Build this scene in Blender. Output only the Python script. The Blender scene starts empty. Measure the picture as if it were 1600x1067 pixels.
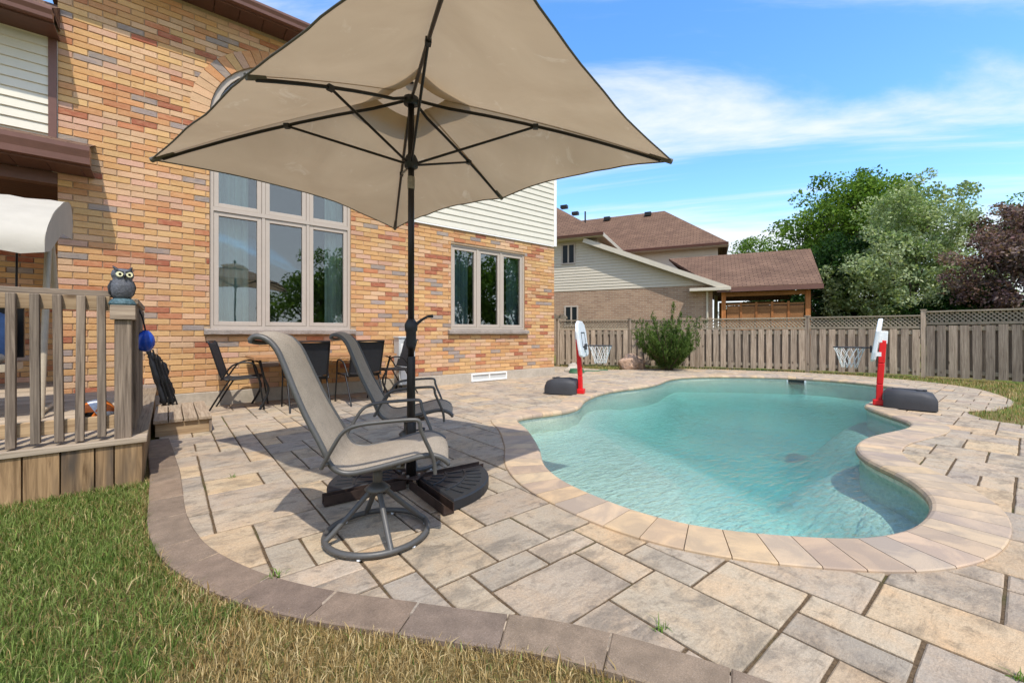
import bpy, bmesh, math, random
import numpy as np
from mathutils import Vector, Matrix, noise as mnoise

random.seed(7)
RNG = np.random.default_rng(7)
PI = math.pi
R = math.radians
SC = bpy.context.scene
COL = SC.collection

# ------------------------------------------------------------------ camera, sky, sun, exposure
CAM_H = 1.05
cam_d = bpy.data.cameras.new('camera')
cam = bpy.data.objects.new('camera', cam_d)
COL.objects.link(cam)
cam.location = (0, 0, CAM_H)
cam.rotation_euler = (R(90), 0, -R(39.17))
cam_d.sensor_width = 36
cam_d.lens = 660 / 1600 * 36
cam_d.shift_y = -13.5 / 1600
cam_d.clip_start = 0.05
cam_d.clip_end = 2000
SC.camera = cam

SUN_DIR = Vector((0.330, 0.943, -1.68)).normalized()      # the way the light travels
SUN_EL = math.asin(-SUN_DIR.z)
sun_d = bpy.data.lights.new('sun', 'SUN')
sun_d.energy = 2.05
sun_d.angle = R(0.53)
sun_d.color = (1.0, 0.95, 0.87)
sun = bpy.data.objects.new('sun', sun_d)
COL.objects.link(sun)
sun.rotation_euler = SUN_DIR.to_track_quat('-Z', 'Y').to_euler()
sun.location = (-3, -9, 16)

world = bpy.data.worlds.new('World')
SC.world = world
world.use_nodes = True
nt = world.node_tree
nt.nodes.clear()
def wn(t, **k):
    n = nt.nodes.new(t)
    for a, b in k.items(): setattr(n, a, b)
    return n
def wmath(op, a, b=None, clamp=False):
    n = wn('ShaderNodeMath', operation=op, use_clamp=clamp)
    for i, x in enumerate((a, b)):
        if x is None: continue
        if isinstance(x, (int, float)): n.inputs[i].default_value = x
        else: nt.links.new(x, n.inputs[i])
    return n.outputs[0]
sky = wn('ShaderNodeTexSky', sky_type='NISHITA', sun_disc=False)
sky.sun_elevation = SUN_EL
sky.sun_rotation = math.atan2(-SUN_DIR.x, -SUN_DIR.y)
sky.air_density = 1.0
sky.dust_density = 0.6
sky.ozone_density = 1.3
hsv = wn('ShaderNodeHueSaturation')
hsv.inputs['Saturation'].default_value = 1.28
hsv.inputs['Value'].default_value = 1.12
nt.links.new(sky.outputs[0], hsv.inputs['Color'])
bg1 = wn('ShaderNodeBackground'); bg1.inputs[1].default_value = 0.15
nt.links.new(hsv.outputs[0], bg1.inputs[0])
bg2 = wn('ShaderNodeBackground'); bg2.inputs[0].default_value = (0.93, 0.96, 1.0, 1); bg2.inputs[1].default_value = 0.53
tc = wn('ShaderNodeTexCoord')
sep = wn('ShaderNodeSeparateXYZ'); nt.links.new(tc.outputs['Generated'], sep.inputs[0])
zz = wmath('ADD', wmath('MAXIMUM', sep.outputs[2], 0.0), 0.10)
comb = wn('ShaderNodeCombineXYZ')
nt.links.new(wmath('DIVIDE', sep.outputs[0], zz), comb.inputs[0])
nt.links.new(wmath('DIVIDE', sep.outputs[1], zz), comb.inputs[1])
mp = wn('ShaderNodeMapping'); mp.inputs['Scale'].default_value = (0.34, 1.15, 1); mp.inputs['Location'].default_value = (2.1, 0.9, 0)
turn = wn('ShaderNodeMapping'); turn.inputs['Rotation'].default_value = (0, 0, R(52))
nt.links.new(comb.outputs[0], turn.inputs[0]); nt.links.new(turn.outputs[0], mp.inputs[0])
n1 = wn('ShaderNodeTexNoise'); n1.inputs['Scale'].default_value = 1.0; n1.inputs['Detail'].default_value = 9; n1.inputs['Roughness'].default_value = 0.60; n1.inputs['Distortion'].default_value = 0.5
n2 = wn('ShaderNodeTexNoise'); n2.inputs['Scale'].default_value = 0.33; n2.inputs['Detail'].default_value = 3
nt.links.new(mp.outputs[0], n1.inputs['Vector']); nt.links.new(mp.outputs[0], n2.inputs['Vector'])
s = wmath('ADD', wmath('MULTIPLY', n1.outputs[0], 0.82), wmath('MULTIPLY', n2.outputs[0], 0.32))
low = wmath('MULTIPLY', wmath('SUBTRACT', 0.45, sep.outputs[2], clamp=True), 0.44)
ramp = wn('ShaderNodeValToRGB')
ramp.color_ramp.elements[0].position = 0.515; ramp.color_ramp.elements[1].position = 0.69
ramp.color_ramp.interpolation = 'EASE'
nt.links.new(wmath('ADD', s, low), ramp.inputs[0])
mixw = wn('ShaderNodeMixShader')
nt.links.new(wmath('MULTIPLY', ramp.outputs[0], 0.92), mixw.inputs[0])
nt.links.new(bg1.outputs[0], mixw.inputs[1]); nt.links.new(bg2.outputs[0], mixw.inputs[2])
out = wn('ShaderNodeOutputWorld'); nt.links.new(mixw.outputs[0], out.inputs[0])

SC.view_settings.view_transform = 'Standard'
SC.view_settings.look = 'None'
SC.view_settings.gamma = 1
SC.view_settings.use_curve_mapping = False
SC.view_settings.exposure = 1.08
SC.render.engine = 'CYCLES'
SC.cycles.use_denoising = True
SC.cycles.max_bounces = 8
SC.cycles.transparent_max_bounces = 16
SC.cycles.caustics_reflective = False
SC.cycles.caustics_refractive = False

# ------------------------------------------------------------------ materials
def srgb(r, g, b):
    f = lambda c: ((c / 255 + 0.055) / 1.055) ** 2.4 if c > 10 else c / 255 / 12.92
    return (f(r), f(g), f(b), 1)

class NT:
    def __init__(self, name):
        self.m = bpy.data.materials.new(name); self.m.use_nodes = True
        self.t = self.m.node_tree; self.t.nodes.clear()
        self.out = self.t.nodes.new('ShaderNodeOutputMaterial')
    def n(self, t, ins=None, **k):
        nd = self.t.nodes.new(t)
        for a, b in k.items(): setattr(nd, a, b)
        for a, b in (ins or {}).items():
            self.set(nd.inputs[a], b)
        return nd
    def set(self, sock, v):
        if hasattr(v, 'is_output') or isinstance(v, bpy.types.NodeSocket): self.t.links.new(v, sock)
        else: sock.default_value = v
    def math(self, op, a, b=0.0, clamp=False):
        return self.n('ShaderNodeMath', {0: a, 1: b}, operation=op, use_clamp=clamp).outputs[0]
    def mix(self, f, a, b, blend='MIX'):
        nd = self.n('ShaderNodeMix', data_type='RGBA', blend_type=blend)
        self.set(nd.inputs[0], f); self.set(nd.inputs[6], a); self.set(nd.inputs[7], b)
        return nd.outputs[2]
    def noise(self, vec, scale, detail=4, rough=0.55, dist=0.0):
        return self.n('ShaderNodeTexNoise', {'Vector': vec, 'Scale': scale, 'Detail': detail, 'Roughness': rough, 'Distortion': dist}).outputs[0]
    def ramp(self, f, p0, p1, c0=(0, 0, 0, 1), c1=(1, 1, 1, 1)):
        nd = self.n('ShaderNodeValToRGB', {0: f})
        e = nd.color_ramp.elements
        e[0].position = p0; e[1].position = p1; e[0].color = c0; e[1].color = c1
        return nd.outputs[0]
    def pos(self, scale=(1, 1, 1), obj_offset=False, rot=(0, 0, 0), attr_offset=None):
        v = self.n('ShaderNodeNewGeometry').outputs['Position']
        if obj_offset:
            oi = self.n('ShaderNodeObjectInfo').outputs['Random']
            off = self.n('ShaderNodeCombineXYZ', {0: self.math('MULTIPLY', oi, 37.0), 1: self.math('MULTIPLY', oi, 91.0), 2: self.math('MULTIPLY', oi, 53.0)}).outputs[0]
            v = self.n('ShaderNodeVectorMath', {0: v, 1: off}, operation='ADD').outputs[0]
        if attr_offset:
            a = self.n('ShaderNodeAttribute', attribute_name=attr_offset).outputs['Vector']
            a = self.n('ShaderNodeVectorMath', {0: a, 1: (60, 47, 31)}, operation='MULTIPLY').outputs[0]
            v = self.n('ShaderNodeVectorMath', {0: v, 1: a}, operation='ADD').outputs[0]
        return self.n('ShaderNodeMapping', {'Vector': v, 'Rotation': rot, 'Scale': scale}).outputs[0]
    def bump(self, h, strength, dist):
        return self.n('ShaderNodeBump', {'Height': h, 'Strength': strength, 'Distance': dist}).outputs[0]
    def surf(self, base, rough=0.7, bump=None, metallic=0.0, spec=0.5, **k):
        ins = {'Base Color': base, 'Roughness': rough, 'Metallic': metallic, 'Specular IOR Level': spec}
        if bump is not None: ins['Normal'] = bump
        ins.update(k)
        p = self.n('ShaderNodeBsdfPrincipled', ins)
        self.t.links.new(p.outputs[0], self.out.inputs[0])
        return self.m

def plain(name, c, rough=0.6, var=0.12, scale=30, bump=0.15, metallic=0.0, spec=0.4, bdist=0.002):
    t = NT(name); v = t.pos()
    n = t.noise(v, scale, 5)
    dark = (c[0] * (1 - var), c[1] * (1 - var), c[2] * (1 - var), 1)
    lite = (min(1, c[0] * (1 + var)), min(1, c[1] * (1 + var)), min(1, c[2] * (1 + var)), 1)
    n2 = t.noise(v, scale * 0.13, 3)
    base = t.mix(t.ramp(t.math('ADD', t.math('MULTIPLY', n, 0.5), t.math('MULTIPLY', n2, 0.5)), 0.35, 0.65), dark, lite)
    return t.surf(base, t.math('ADD', rough - 0.06, t.math('MULTIPLY', n2, 0.12)), t.bump(n, bump, bdist), metallic, spec)

def wood(name, c1, c2, axis, knots=True, stain=None, fine=55):
    t = NT(name)
    sc = [fine, fine, fine]; sc['xyz'.index(axis)] = 2.2
    v = t.pos(tuple(sc), obj_offset=True)
    g = t.noise(v, 1.0, 6, 0.65, 0.6)
    sc2 = [7, 7, 7]; sc2['xyz'.index(axis)] = 1.1
    big = t.noise(t.pos(tuple(sc2), obj_offset=True), 1.0, 3)
    oi = t.n('ShaderNodeObjectInfo').outputs['Random']
    base = t.mix(t.ramp(g, 0.34, 0.68), c1, c2)
    if stain: base = t.mix(t.ramp(big, 0.50, 0.68), base, stain)
    base = t.mix(1.0, base, t.ramp(oi, 0, 1, (0.76, 0.76, 0.76, 1), (1.16, 1.13, 1.1, 1)), 'MULTIPLY')
    base = t.mix(1.0, base, t.ramp(big, 0.25, 0.75, (0.80, 0.80, 0.80, 1), (1.1, 1.1, 1.1, 1)), 'MULTIPLY')
    if knots:
        sk = [5, 5, 5]; sk['xyz'.index(axis)] = 2.6
        vo = t.n('ShaderNodeTexVoronoi', {'Vector': t.pos(tuple(sk), obj_offset=True), 'Scale': 1.0}).outputs['Distance']
        base = t.mix(t.ramp(vo, 0.05, 0.13, (1, 1, 1, 1), (0, 0, 0, 1)), base, (c1[0] * .45, c1[1] * .42, c1[2] * .4, 1))
    return t.surf(base, 0.82, t.bump(g, 0.45, 0.002), spec=0.25)

def attr_mat(name, rough, scale, dark, lite, bump, bdist, spec=0.3, fine=0.0):
    t = NT(name)
    c = t.n('ShaderNodeAttribute', attribute_name='col').outputs['Color']
    v = t.pos()
    n = t.noise(v, scale, 6, 0.65)
    f = t.noise(v, scale * 6, 3)
    base = t.mix(1.0, c, t.ramp(n, 0.3, 0.7, (dark, dark, dark, 1), (lite, lite, lite, 1)), 'MULTIPLY')
    h = t.math('ADD', n, t.math('MULTIPLY', f, 0.5))
    return t.surf(base, rough, t.bump(h, bump, bdist), spec=spec)

M = {}
def brick_mat():
    t = NT('brick_clay')
    c = t.n('ShaderNodeAttribute', attribute_name='col').outputs['Color']
    v = t.pos(attr_offset='col')
    a = t.noise(t.n('ShaderNodeMapping', {'Vector': v, 'Scale': (9, 9, 22)}).outputs[0], 1.0, 6, 0.65, 0.6)
    f = t.noise(t.pos(), 150, 4, 0.7)
    w = t.noise(t.pos(), 0.8, 5, 0.6)
    base = t.mix(t.math('MULTIPLY', t.ramp(a, 0.46, 0.64), 0.6), c, t.mix(0.4, c, srgb(216, 178, 134)))
    base = t.mix(t.math('MULTIPLY', t.ramp(a, 0.30, 0.44, (1, 1, 1, 1), (0, 0, 0, 1)), 0.6), base, t.mix(1.0, c, (0.74, 0.66, 0.60, 1), 'MULTIPLY'))
    base = t.mix(1.0, base, t.ramp(f, 0.28, 0.72, (0.76, 0.75, 0.74, 1), (1.16, 1.16, 1.16, 1)), 'MULTIPLY')
    base = t.mix(1.0, base, t.ramp(w, 0.3, 0.7, (0.88, 0.87, 0.86, 1), (1.05, 1.05, 1.05, 1)), 'MULTIPLY')
    return t.surf(base, 0.92, t.bump(t.math('ADD', a, t.math('MULTIPLY', f, 0.6)), 0.7, 0.006), spec=0.15)
M['brick'] = brick_mat()
M['mortar'] = plain('mortar', srgb(178, 152, 122), 0.95, 0.2, 60, 0.4)
M['concrete'] = plain('concrete', srgb(178, 166, 148), 0.9, 0.16, 22, 0.3)
M['stone_sill'] = plain('stone_sill', srgb(150, 138, 126), 0.9, 0.25, 45, 0.9, bdist=0.008)

def paver_mat():
    t = NT('cleft_paver')
    c = t.n('ShaderNodeAttribute', attribute_name='col').outputs['Color']
    v = t.pos(attr_offset='col')
    v1 = t.n('ShaderNodeMapping', {'Vector': v, 'Rotation': (0, 0, 0.6), 'Scale': (3.0, 5.2, 1)}).outputs[0]
    cleft = t.noise(v1, 1.25, 11, 0.70, 0.35)
    blot = t.noise(v, 4.2, 7, 0.65, 0.4)
    crack = t.noise(v, 13, 8, 0.72, 0.3)
    fine = t.noise(t.pos(), 300, 3, 0.7)
    mul = lambda k: t.mix(1.0, c, k, 'MULTIPLY')
    base = t.mix(t.math('MULTIPLY', t.ramp(blot, 0.42, 0.66), 0.7), c, mul((1.12, 0.97, 0.82, 1)))
    base = t.mix(t.math('MULTIPLY', t.ramp(cleft, 0.50, 0.62), 0.85), base, mul((0.56, 0.56, 0.57, 1)))
    base = t.mix(t.math('MULTIPLY', t.ramp(crack, 0.55, 0.66), 0.65), base, mul((0.42, 0.41, 0.40, 1)))
    base = t.mix(t.math('MULTIPLY', t.ramp(t.noise(v, 2.0, 5, 0.6), 0.5, 0.7), 0.35), base, mul((0.72, 0.72, 0.74, 1)))
    st = t.noise(t.n('ShaderNodeMapping', {'Vector': v, 'Rotation': (0, 0, 0.75), 'Scale': (3.5, 24, 1)}).outputs[0], 1.0, 7, 0.7, 0.8)
    base = t.mix(t.math('MULTIPLY', t.ramp(st, 0.56, 0.66), 0.5), base, mul((0.52, 0.51, 0.50, 1)))
    grit = t.noise(t.pos(), 85, 4, 0.75)
    base = t.mix(1.0, base, t.ramp(grit, 0.3, 0.7, (0.82, 0.82, 0.82, 1), (1.12, 1.12, 1.12, 1)), 'MULTIPLY')
    base = t.mix(1.0, base, t.ramp(fine, 0.25, 0.75, (0.78, 0.78, 0.78, 1), (1.2, 1.2, 1.2, 1)), 'MULTIPLY')
    cleft = t.math('ADD', cleft, t.math('MULTIPLY', t.math('ADD', grit, st), -0.16))
    h = t.math('ADD', t.math('SUBTRACT', cleft, t.math('MULTIPLY', crack, 0.35)), t.math('MULTIPLY', fine, 0.05))
    return t.surf(base, 0.85, t.bump(h, 0.8, 0.022), spec=0.25)
M['paver'] = paver_mat()

def strata_mat(name):
    t = NT(name)
    c = t.n('ShaderNodeAttribute', attribute_name='col').outputs['Color']
    v = t.pos(attr_offset='col')
    a = t.noise(v, 3.5, 6, 0.6, 1.2)
    f = t.noise(t.pos(), 230, 3, 0.7)
    base = t.mix(t.ramp(a, 0.42, 0.6), t.mix(1.0, c, (0.80, 0.77, 0.76, 1), 'MULTIPLY'), t.mix(1.0, c, (1.08, 1.0, 0.9, 1), 'MULTIPLY'))
    base = t.mix(1.0, base, t.ramp(f, 0.25, 0.75, (0.82, 0.82, 0.82, 1), (1.14, 1.14, 1.14, 1)), 'MULTIPLY')
    return t.surf(base, 0.8, t.bump(t.math('ADD', a, t.math('MULTIPLY', f, 0.15)), 0.5, 0.005), spec=0.3)
M['coping'] = strata_mat('coping_stone')

def border_mat():
    t = NT('border_paver')
    c = t.n('ShaderNodeAttribute', attribute_name='col').outputs['Color']
    v = t.pos()
    f = t.noise(v, 190, 3, 0.7)
    n = t.noise(v, 11, 5, 0.6)
    sp = t.ramp(t.noise(v, 330, 2, 0.5), 0.66, 0.74)
    base = t.mix(1.0, c, t.ramp(n, 0.3, 0.7, (0.78, 0.78, 0.78, 1), (1.2, 1.2, 1.2, 1)), 'MULTIPLY')
    base = t.mix(1.0, base, t.ramp(f, 0.3, 0.7, (0.75, 0.75, 0.75, 1), (1.2, 1.2, 1.2, 1)), 'MULTIPLY')
    base = t.mix(t.math('MULTIPLY', sp, 0.5), base, srgb(205, 190, 180))
    return t.surf(base, 0.85, t.bump(f, 0.5, 0.003), spec=0.25)
M['border'] = border_mat()

def joint_mat():
    t = NT('joint_sand')
    v = t.pos()
    n = t.noise(v, 90, 5, 0.7)
    g = t.noise(v, 2.2, 5, 0.6)
    base = t.mix(t.ramp(n, 0.3, 0.7), srgb(62, 50, 38), srgb(120, 100, 76))
    base = t.mix(t.math('MULTIPLY', t.ramp(g, 0.55, 0.66), 0.6), base, srgb(66, 74, 34))
    return t.surf(base, 0.95, t.bump(n, 0.8, 0.006), spec=0.1)
M['joint'] = joint_mat()

def lawn_mat():
    t = NT('lawn_soil')
    v = t.pos()
    n = t.noise(v, 120, 5, 0.7); b = t.noise(v, 1.3, 4); c = t.noise(v, 9, 4)
    base = t.mix(t.ramp(n, 0.3, 0.7), srgb(92, 80, 48), srgb(160, 140, 92))
    base = t.mix(t.ramp(t.math('ADD', t.math('MULTIPLY', b, 0.7), t.math('MULTIPLY', c, 0.3)), 0.44, 0.58), base, t.mix(t.ramp(n, 0.3, 0.7), srgb(66, 82, 30), srgb(118, 134, 60)))
    return t.surf(base, 0.95, t.bump(n, 0.9, 0.02), spec=0.1)
M['lawn'] = lawn_mat()

def leaf_mat(name, trans=0.35):
    t = NT(name)
    c = t.n('ShaderNodeAttribute', attribute_name='col').outputs['Color']
    d = t.n('ShaderNodeBsdfPrincipled', {'Base Color': c, 'Roughness': 0.65, 'Specular IOR Level': 0.12})
    tr = t.n('ShaderNodeBsdfTranslucent', {'Color': t.mix(1.0, c, (1.25, 1.3, 0.7, 1), 'MULTIPLY')})
    mx = t.n('ShaderNodeMixShader', {0: trans, 1: d.outputs[0], 2: tr.outputs[0]})
    t.t.links.new(mx.outputs[0], t.out.inputs[0])
    return t.m
M['leaf'] = leaf_mat('leaf')
M['grass'] = leaf_mat('grass_blade', 0.25)
M['bark'] = plain('bark', srgb(92, 78, 64), 0.95, 0.3, 18, 0.9, bdist=0.02)

def canopy_mat():
    t = NT('canopy_fabric')
    v = t.pos()
    w = t.noise(v, 420, 2, 0.5); b = t.noise(v, 1.7, 4, 0.55, 0.6)
    stain = t.ramp(t.noise(v, 3.1, 6, 0.7, 1.5), 0.60, 0.70)
    c = t.mix(t.ramp(b, 0.3, 0.7), srgb(170, 147, 117), srgb(186, 163, 132))
    c = t.mix(t.math('MULTIPLY', stain, 0.35), c, srgb(212, 196, 170))
    bm = t.bump(t.math('ADD', t.math('MULTIPLY', w, 0.15), b), 0.35, 0.03)
    d = t.n('ShaderNodeBsdfPrincipled', {'Base Color': c, 'Roughness': 0.75, 'Normal': bm, 'Specular IOR Level': 0.25})
    tr = t.n('ShaderNodeBsdfTranslucent', {'Color': c, 'Normal': bm})
    mx = t.n('ShaderNodeMixShader', {0: 0.42, 1: d.outputs[0], 2: tr.outputs[0]})
    t.t.links.new(mx.outputs[0], t.out.inputs[0])
    return t.m
M['canopy'] = canopy_mat()

def sling_mat(name, c, c2, scale=900):
    t = NT(name)
    v = t.pos()
    w = t.noise(v, scale, 2, 0.6); b = t.noise(v, 14, 3)
    base = t.mix(t.ramp(w, 0.35, 0.65), c, c2)
    base = t.mix(1.0, base, t.ramp(b, 0.3, 0.7, (0.9, 0.9, 0.9, 1), (1.08, 1.08, 1.08, 1)), 'MULTIPLY')
    return t.surf(base, 0.75, t.bump(w, 0.5, 0.0015), spec=0.3)
M['sling'] = sling_mat('sling_taupe', srgb(122, 112, 98), srgb(176, 162, 143), 420)
M['black_sling'] = sling_mat('sling_black', srgb(24, 25, 27), srgb(52, 53, 56), 420)
M['frame_grey'] = plain('powder_coat_grey', srgb(86, 84, 80), 0.45, 0.1, 60, 0.1, 0.2)
M['frame_black'] = plain('powder_coat_black', srgb(30, 29, 28), 0.4, 0.15, 60, 0.1, 0.2)
M['pole_black'] = plain('pole_bronze', srgb(38, 35, 33), 0.38, 0.15, 40, 0.1, 0.35)
M['resin_black'] = plain('resin_black', srgb(36, 38, 41), 0.5, 0.2, 25, 0.25)
M['rust_steel'] = plain('rusty_steel', srgb(66, 52, 45), 0.6, 0.4, 25, 0.3, 0.3)
M['chrome'] = plain('aluminium', srgb(150, 146, 138), 0.35, 0.25, 50, 0.2, 0.9)
M['white_plastic'] = plain('white_plastic', srgb(225, 228, 228), 0.4, 0.04, 12, 0.05)
M['red_plastic'] = plain('red_plastic', srgb(216, 28, 32), 0.35, 0.06, 12, 0.05)
M['charcoal_plastic'] = plain('charcoal_plastic', srgb(58, 58, 60), 0.6, 0.12, 60, 0.3)
M['net'] = plain('net_cord', srgb(220, 220, 215), 0.8, 0.06, 40, 0.1)
M['frame_tan'] = plain('window_vinyl', srgb(182, 168, 152), 0.5, 0.04, 20, 0.05)
M['siding'] = plain('vinyl_siding', srgb(212, 205, 186), 0.6, 0.04, 10, 0.08)
M['siding_far'] = plain('vinyl_siding_beige', srgb(200, 190, 170), 0.65, 0.05, 10, 0.08)
M['white_trim'] = plain('white_trim', srgb(235, 232, 224), 0.5, 0.04, 10, 0.05)
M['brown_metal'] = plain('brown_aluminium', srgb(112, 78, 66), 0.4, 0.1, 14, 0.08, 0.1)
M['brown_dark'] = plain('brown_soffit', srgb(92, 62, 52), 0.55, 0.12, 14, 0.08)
M['interior'] = plain('interior_wall', srgb(110, 106, 98), 0.8, 0.05, 6, 0.05)
M['interior_floor'] = plain('interior_floor', srgb(96, 74, 52), 0.5, 0.1, 8, 0.05)
M['curtain'] = plain('sheer_curtain', srgb(236, 242, 236), 0.8, 0.08, 18, 0.1)
M['curtain_blue'] = plain('blue_curtain', srgb(168, 188, 200), 0.85, 0.08, 18, 0.1)
M['rock'] = plain('boulder_stone', srgb(176, 146, 122), 0.9, 0.28, 9, 1.0, bdist=0.05)
M['utility'] = plain('utility_box_paint', srgb(196, 196, 190), 0.5, 0.05, 14, 0.08)
M['tile_top'] = plain('table_tile', srgb(168, 122, 82), 0.35, 0.25, 14, 0.1)
M['blue_vinyl'] = plain('blue_vinyl', srgb(24, 70, 170), 0.3, 0.12, 20, 0.2)
M['blue_cushion'] = plain('blue_cushion', srgb(92, 122, 168), 0.9, 0.16, 20, 0.2)
M['white_canvas'] = plain('white_canvas', srgb(178, 170, 154), 0.85, 0.08, 6, 0.3, bdist=0.02)
M['cream_tube'] = plain('cream_tube', srgb(176, 162, 138), 0.5, 0.1, 20, 0.1)
M['bag_black'] = plain('nylon_black', srgb(22, 22, 24), 0.55, 0.25, 60, 0.5)
M['owl_grey'] = plain('owl_plastic', srgb(96, 98, 104), 0.5, 0.45, 95, 1.0, bdist=0.006)
M['owl_dark'] = plain('owl_dark', srgb(48, 50, 56), 0.5, 0.4, 95, 0.8, bdist=0.005)
M['owl_teal'] = plain('owl_base', srgb(70, 96, 102), 0.6, 0.5, 70, 1.0, bdist=0.008)
M['yellow_eye'] = plain('owl_eye', srgb(236, 232, 190), 0.25, 0.05, 10, 0.02)
M['black_gloss'] = plain('black_gloss', srgb(12, 12, 12), 0.15, 0.05, 10, 0.02)
M['ball_orange'] = plain('ball_orange', srgb(226, 118, 40), 0.45, 0.08, 60, 0.1)
M['hose_green'] = plain('hose_green', srgb(66, 120, 84), 0.5, 0.15, 40, 0.1)
M['skimmer'] = plain('skimmer_dark', srgb(26, 34, 36), 0.4, 0.1, 20, 0.1)
M['deck_rail_x'] = wood('weathered_wood_x', srgb(112, 98, 84), srgb(172, 156, 136), 'x', False)
M['deck_rail_y'] = wood('weathered_wood_y', srgb(112, 98, 84), srgb(172, 156, 136), 'y', False)
M['deck_post'] = wood('weathered_wood_z', srgb(94, 82, 71), srgb(158, 142, 124), 'z')
M['skirt'] = wood('skirt_wood', srgb(110, 86, 60), srgb(184, 152, 112), 'z', True, srgb(78, 70, 62), 34)
M['deck_board_x'] = wood('deck_board_x', srgb(150, 134, 114), srgb(196, 180, 158), 'x', False)
M['deck_board_y'] = wood('deck_board_y', srgb(132, 114, 94), srgb(178, 160, 136), 'y', False)
M['rail_tan'] = wood('rail_tan', srgb(150, 124, 94), srgb(196, 170, 134), 'x')
M['fence'] = wood('fence_wood', srgb(134, 117, 100), srgb(196, 178, 156), 'z', True)
M['fence_back'] = wood('fence_wood_back', srgb(120, 104, 88), srgb(174, 156, 136), 'z', True)
M['fence_rail'] = wood('fence_rail', srgb(132, 120, 102), srgb(176, 164, 142), 'y', False)
M['cedar'] = wood('cedar', srgb(140, 94, 56), srgb(178, 128, 84), 'y', False)
M['cedar_z'] = wood('cedar_post', srgb(150, 92, 50), srgb(188, 128, 78), 'z', False)
M['hem'] = plain('canopy_hem', srgb(96, 92, 84), 0.8, 0.1, 60, 0.2)
M['joint_tape'] = plain('worn_label', srgb(140, 132, 118), 0.6, 0.3, 60, 0.2)

def shingle_mat():
    t = NT('roof_shingle')
    v = t.n('ShaderNodeTexCoord').outputs['UV']
    br = t.n('ShaderNodeTexBrick', {'Vector': v, 'Color1': srgb(124, 97, 78), 'Color2': srgb(110, 85, 69), 'Mortar': srgb(76, 58, 48), 'Scale': 1.0, 'Mortar Size': 0.012, 'Brick Width': 0.3, 'Row Height': 0.14, 'Bias': 0.0})
    n = t.noise(v, 1.1, 4); f = t.noise(v, 40, 3)
    base = t.mix(1.0, br.outputs[0], t.ramp(n, 0.3, 0.7, (0.82, 0.82, 0.82, 1), (1.15, 1.15, 1.15, 1)), 'MULTIPLY')
    base = t.mix(1.0, base, t.ramp(f, 0.3, 0.7, (0.82, 0.82, 0.82, 1), (1.15, 1.15, 1.15, 1)), 'MULTIPLY')
    return t.surf(base, 0.95, t.bump(t.math('ADD', br.outputs[1], t.math('MULTIPLY', f, -0.5)), 0.5, -0.02), spec=0.15)
M['shingle'] = shingle_mat()
def farbrick_mat():
    t = NT('far_brick')
    v = t.n('ShaderNodeTexCoord').outputs['UV']
    br = t.n('ShaderNodeTexBrick', {'Vector': v, 'Color1': srgb(172, 142, 116), 'Color2': srgb(150, 120, 98), 'Mortar': srgb(176, 160, 140), 'Scale': 1.0, 'Mortar Size': 0.01, 'Brick Width': 0.26, 'Row Height': 0.08})
    n = t.noise(v, 0.9, 4)
    base = t.mix(1.0, br.outputs[0], t.ramp(n, 0.3, 0.7, (0.88, 0.88, 0.88, 1), (1.08, 1.08, 1.08, 1)), 'MULTIPLY')
    return t.surf(base, 0.92, t.bump(br.outputs[1], 0.4, -0.01), spec=0.15)
M['far_brick'] = farbrick_mat()

def glass_mat(name, base_refl, tint):
    t = NT(name)
    fr = t.n('ShaderNodeFresnel', {'IOR': 1.5}).outputs[0]
    f = t.math('ADD', t.math('MULTIPLY', fr, 1.2), base_refl, clamp=True)
    wob = t.noise(t.pos(), 2.0, 2)
    g = t.n('ShaderNodeBsdfGlossy', {'Color': (0.93, 0.96, 1.0, 1), 'Roughness': 0.015, 'Normal': t.bump(wob, 0.04, 0.02)})
    tr = t.n('ShaderNodeBsdfTransparent', {'Color': tint})
    mx = t.n('ShaderNodeMixShader', {0: f, 1: tr.outputs[0], 2: g.outputs[0]})
    t.t.links.new(mx.outputs[0], t.out.inputs[0])
    return t.m
M['glass'] = glass_mat('window_glass', 0.085, (0.78, 0.84, 0.82, 1))

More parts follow.
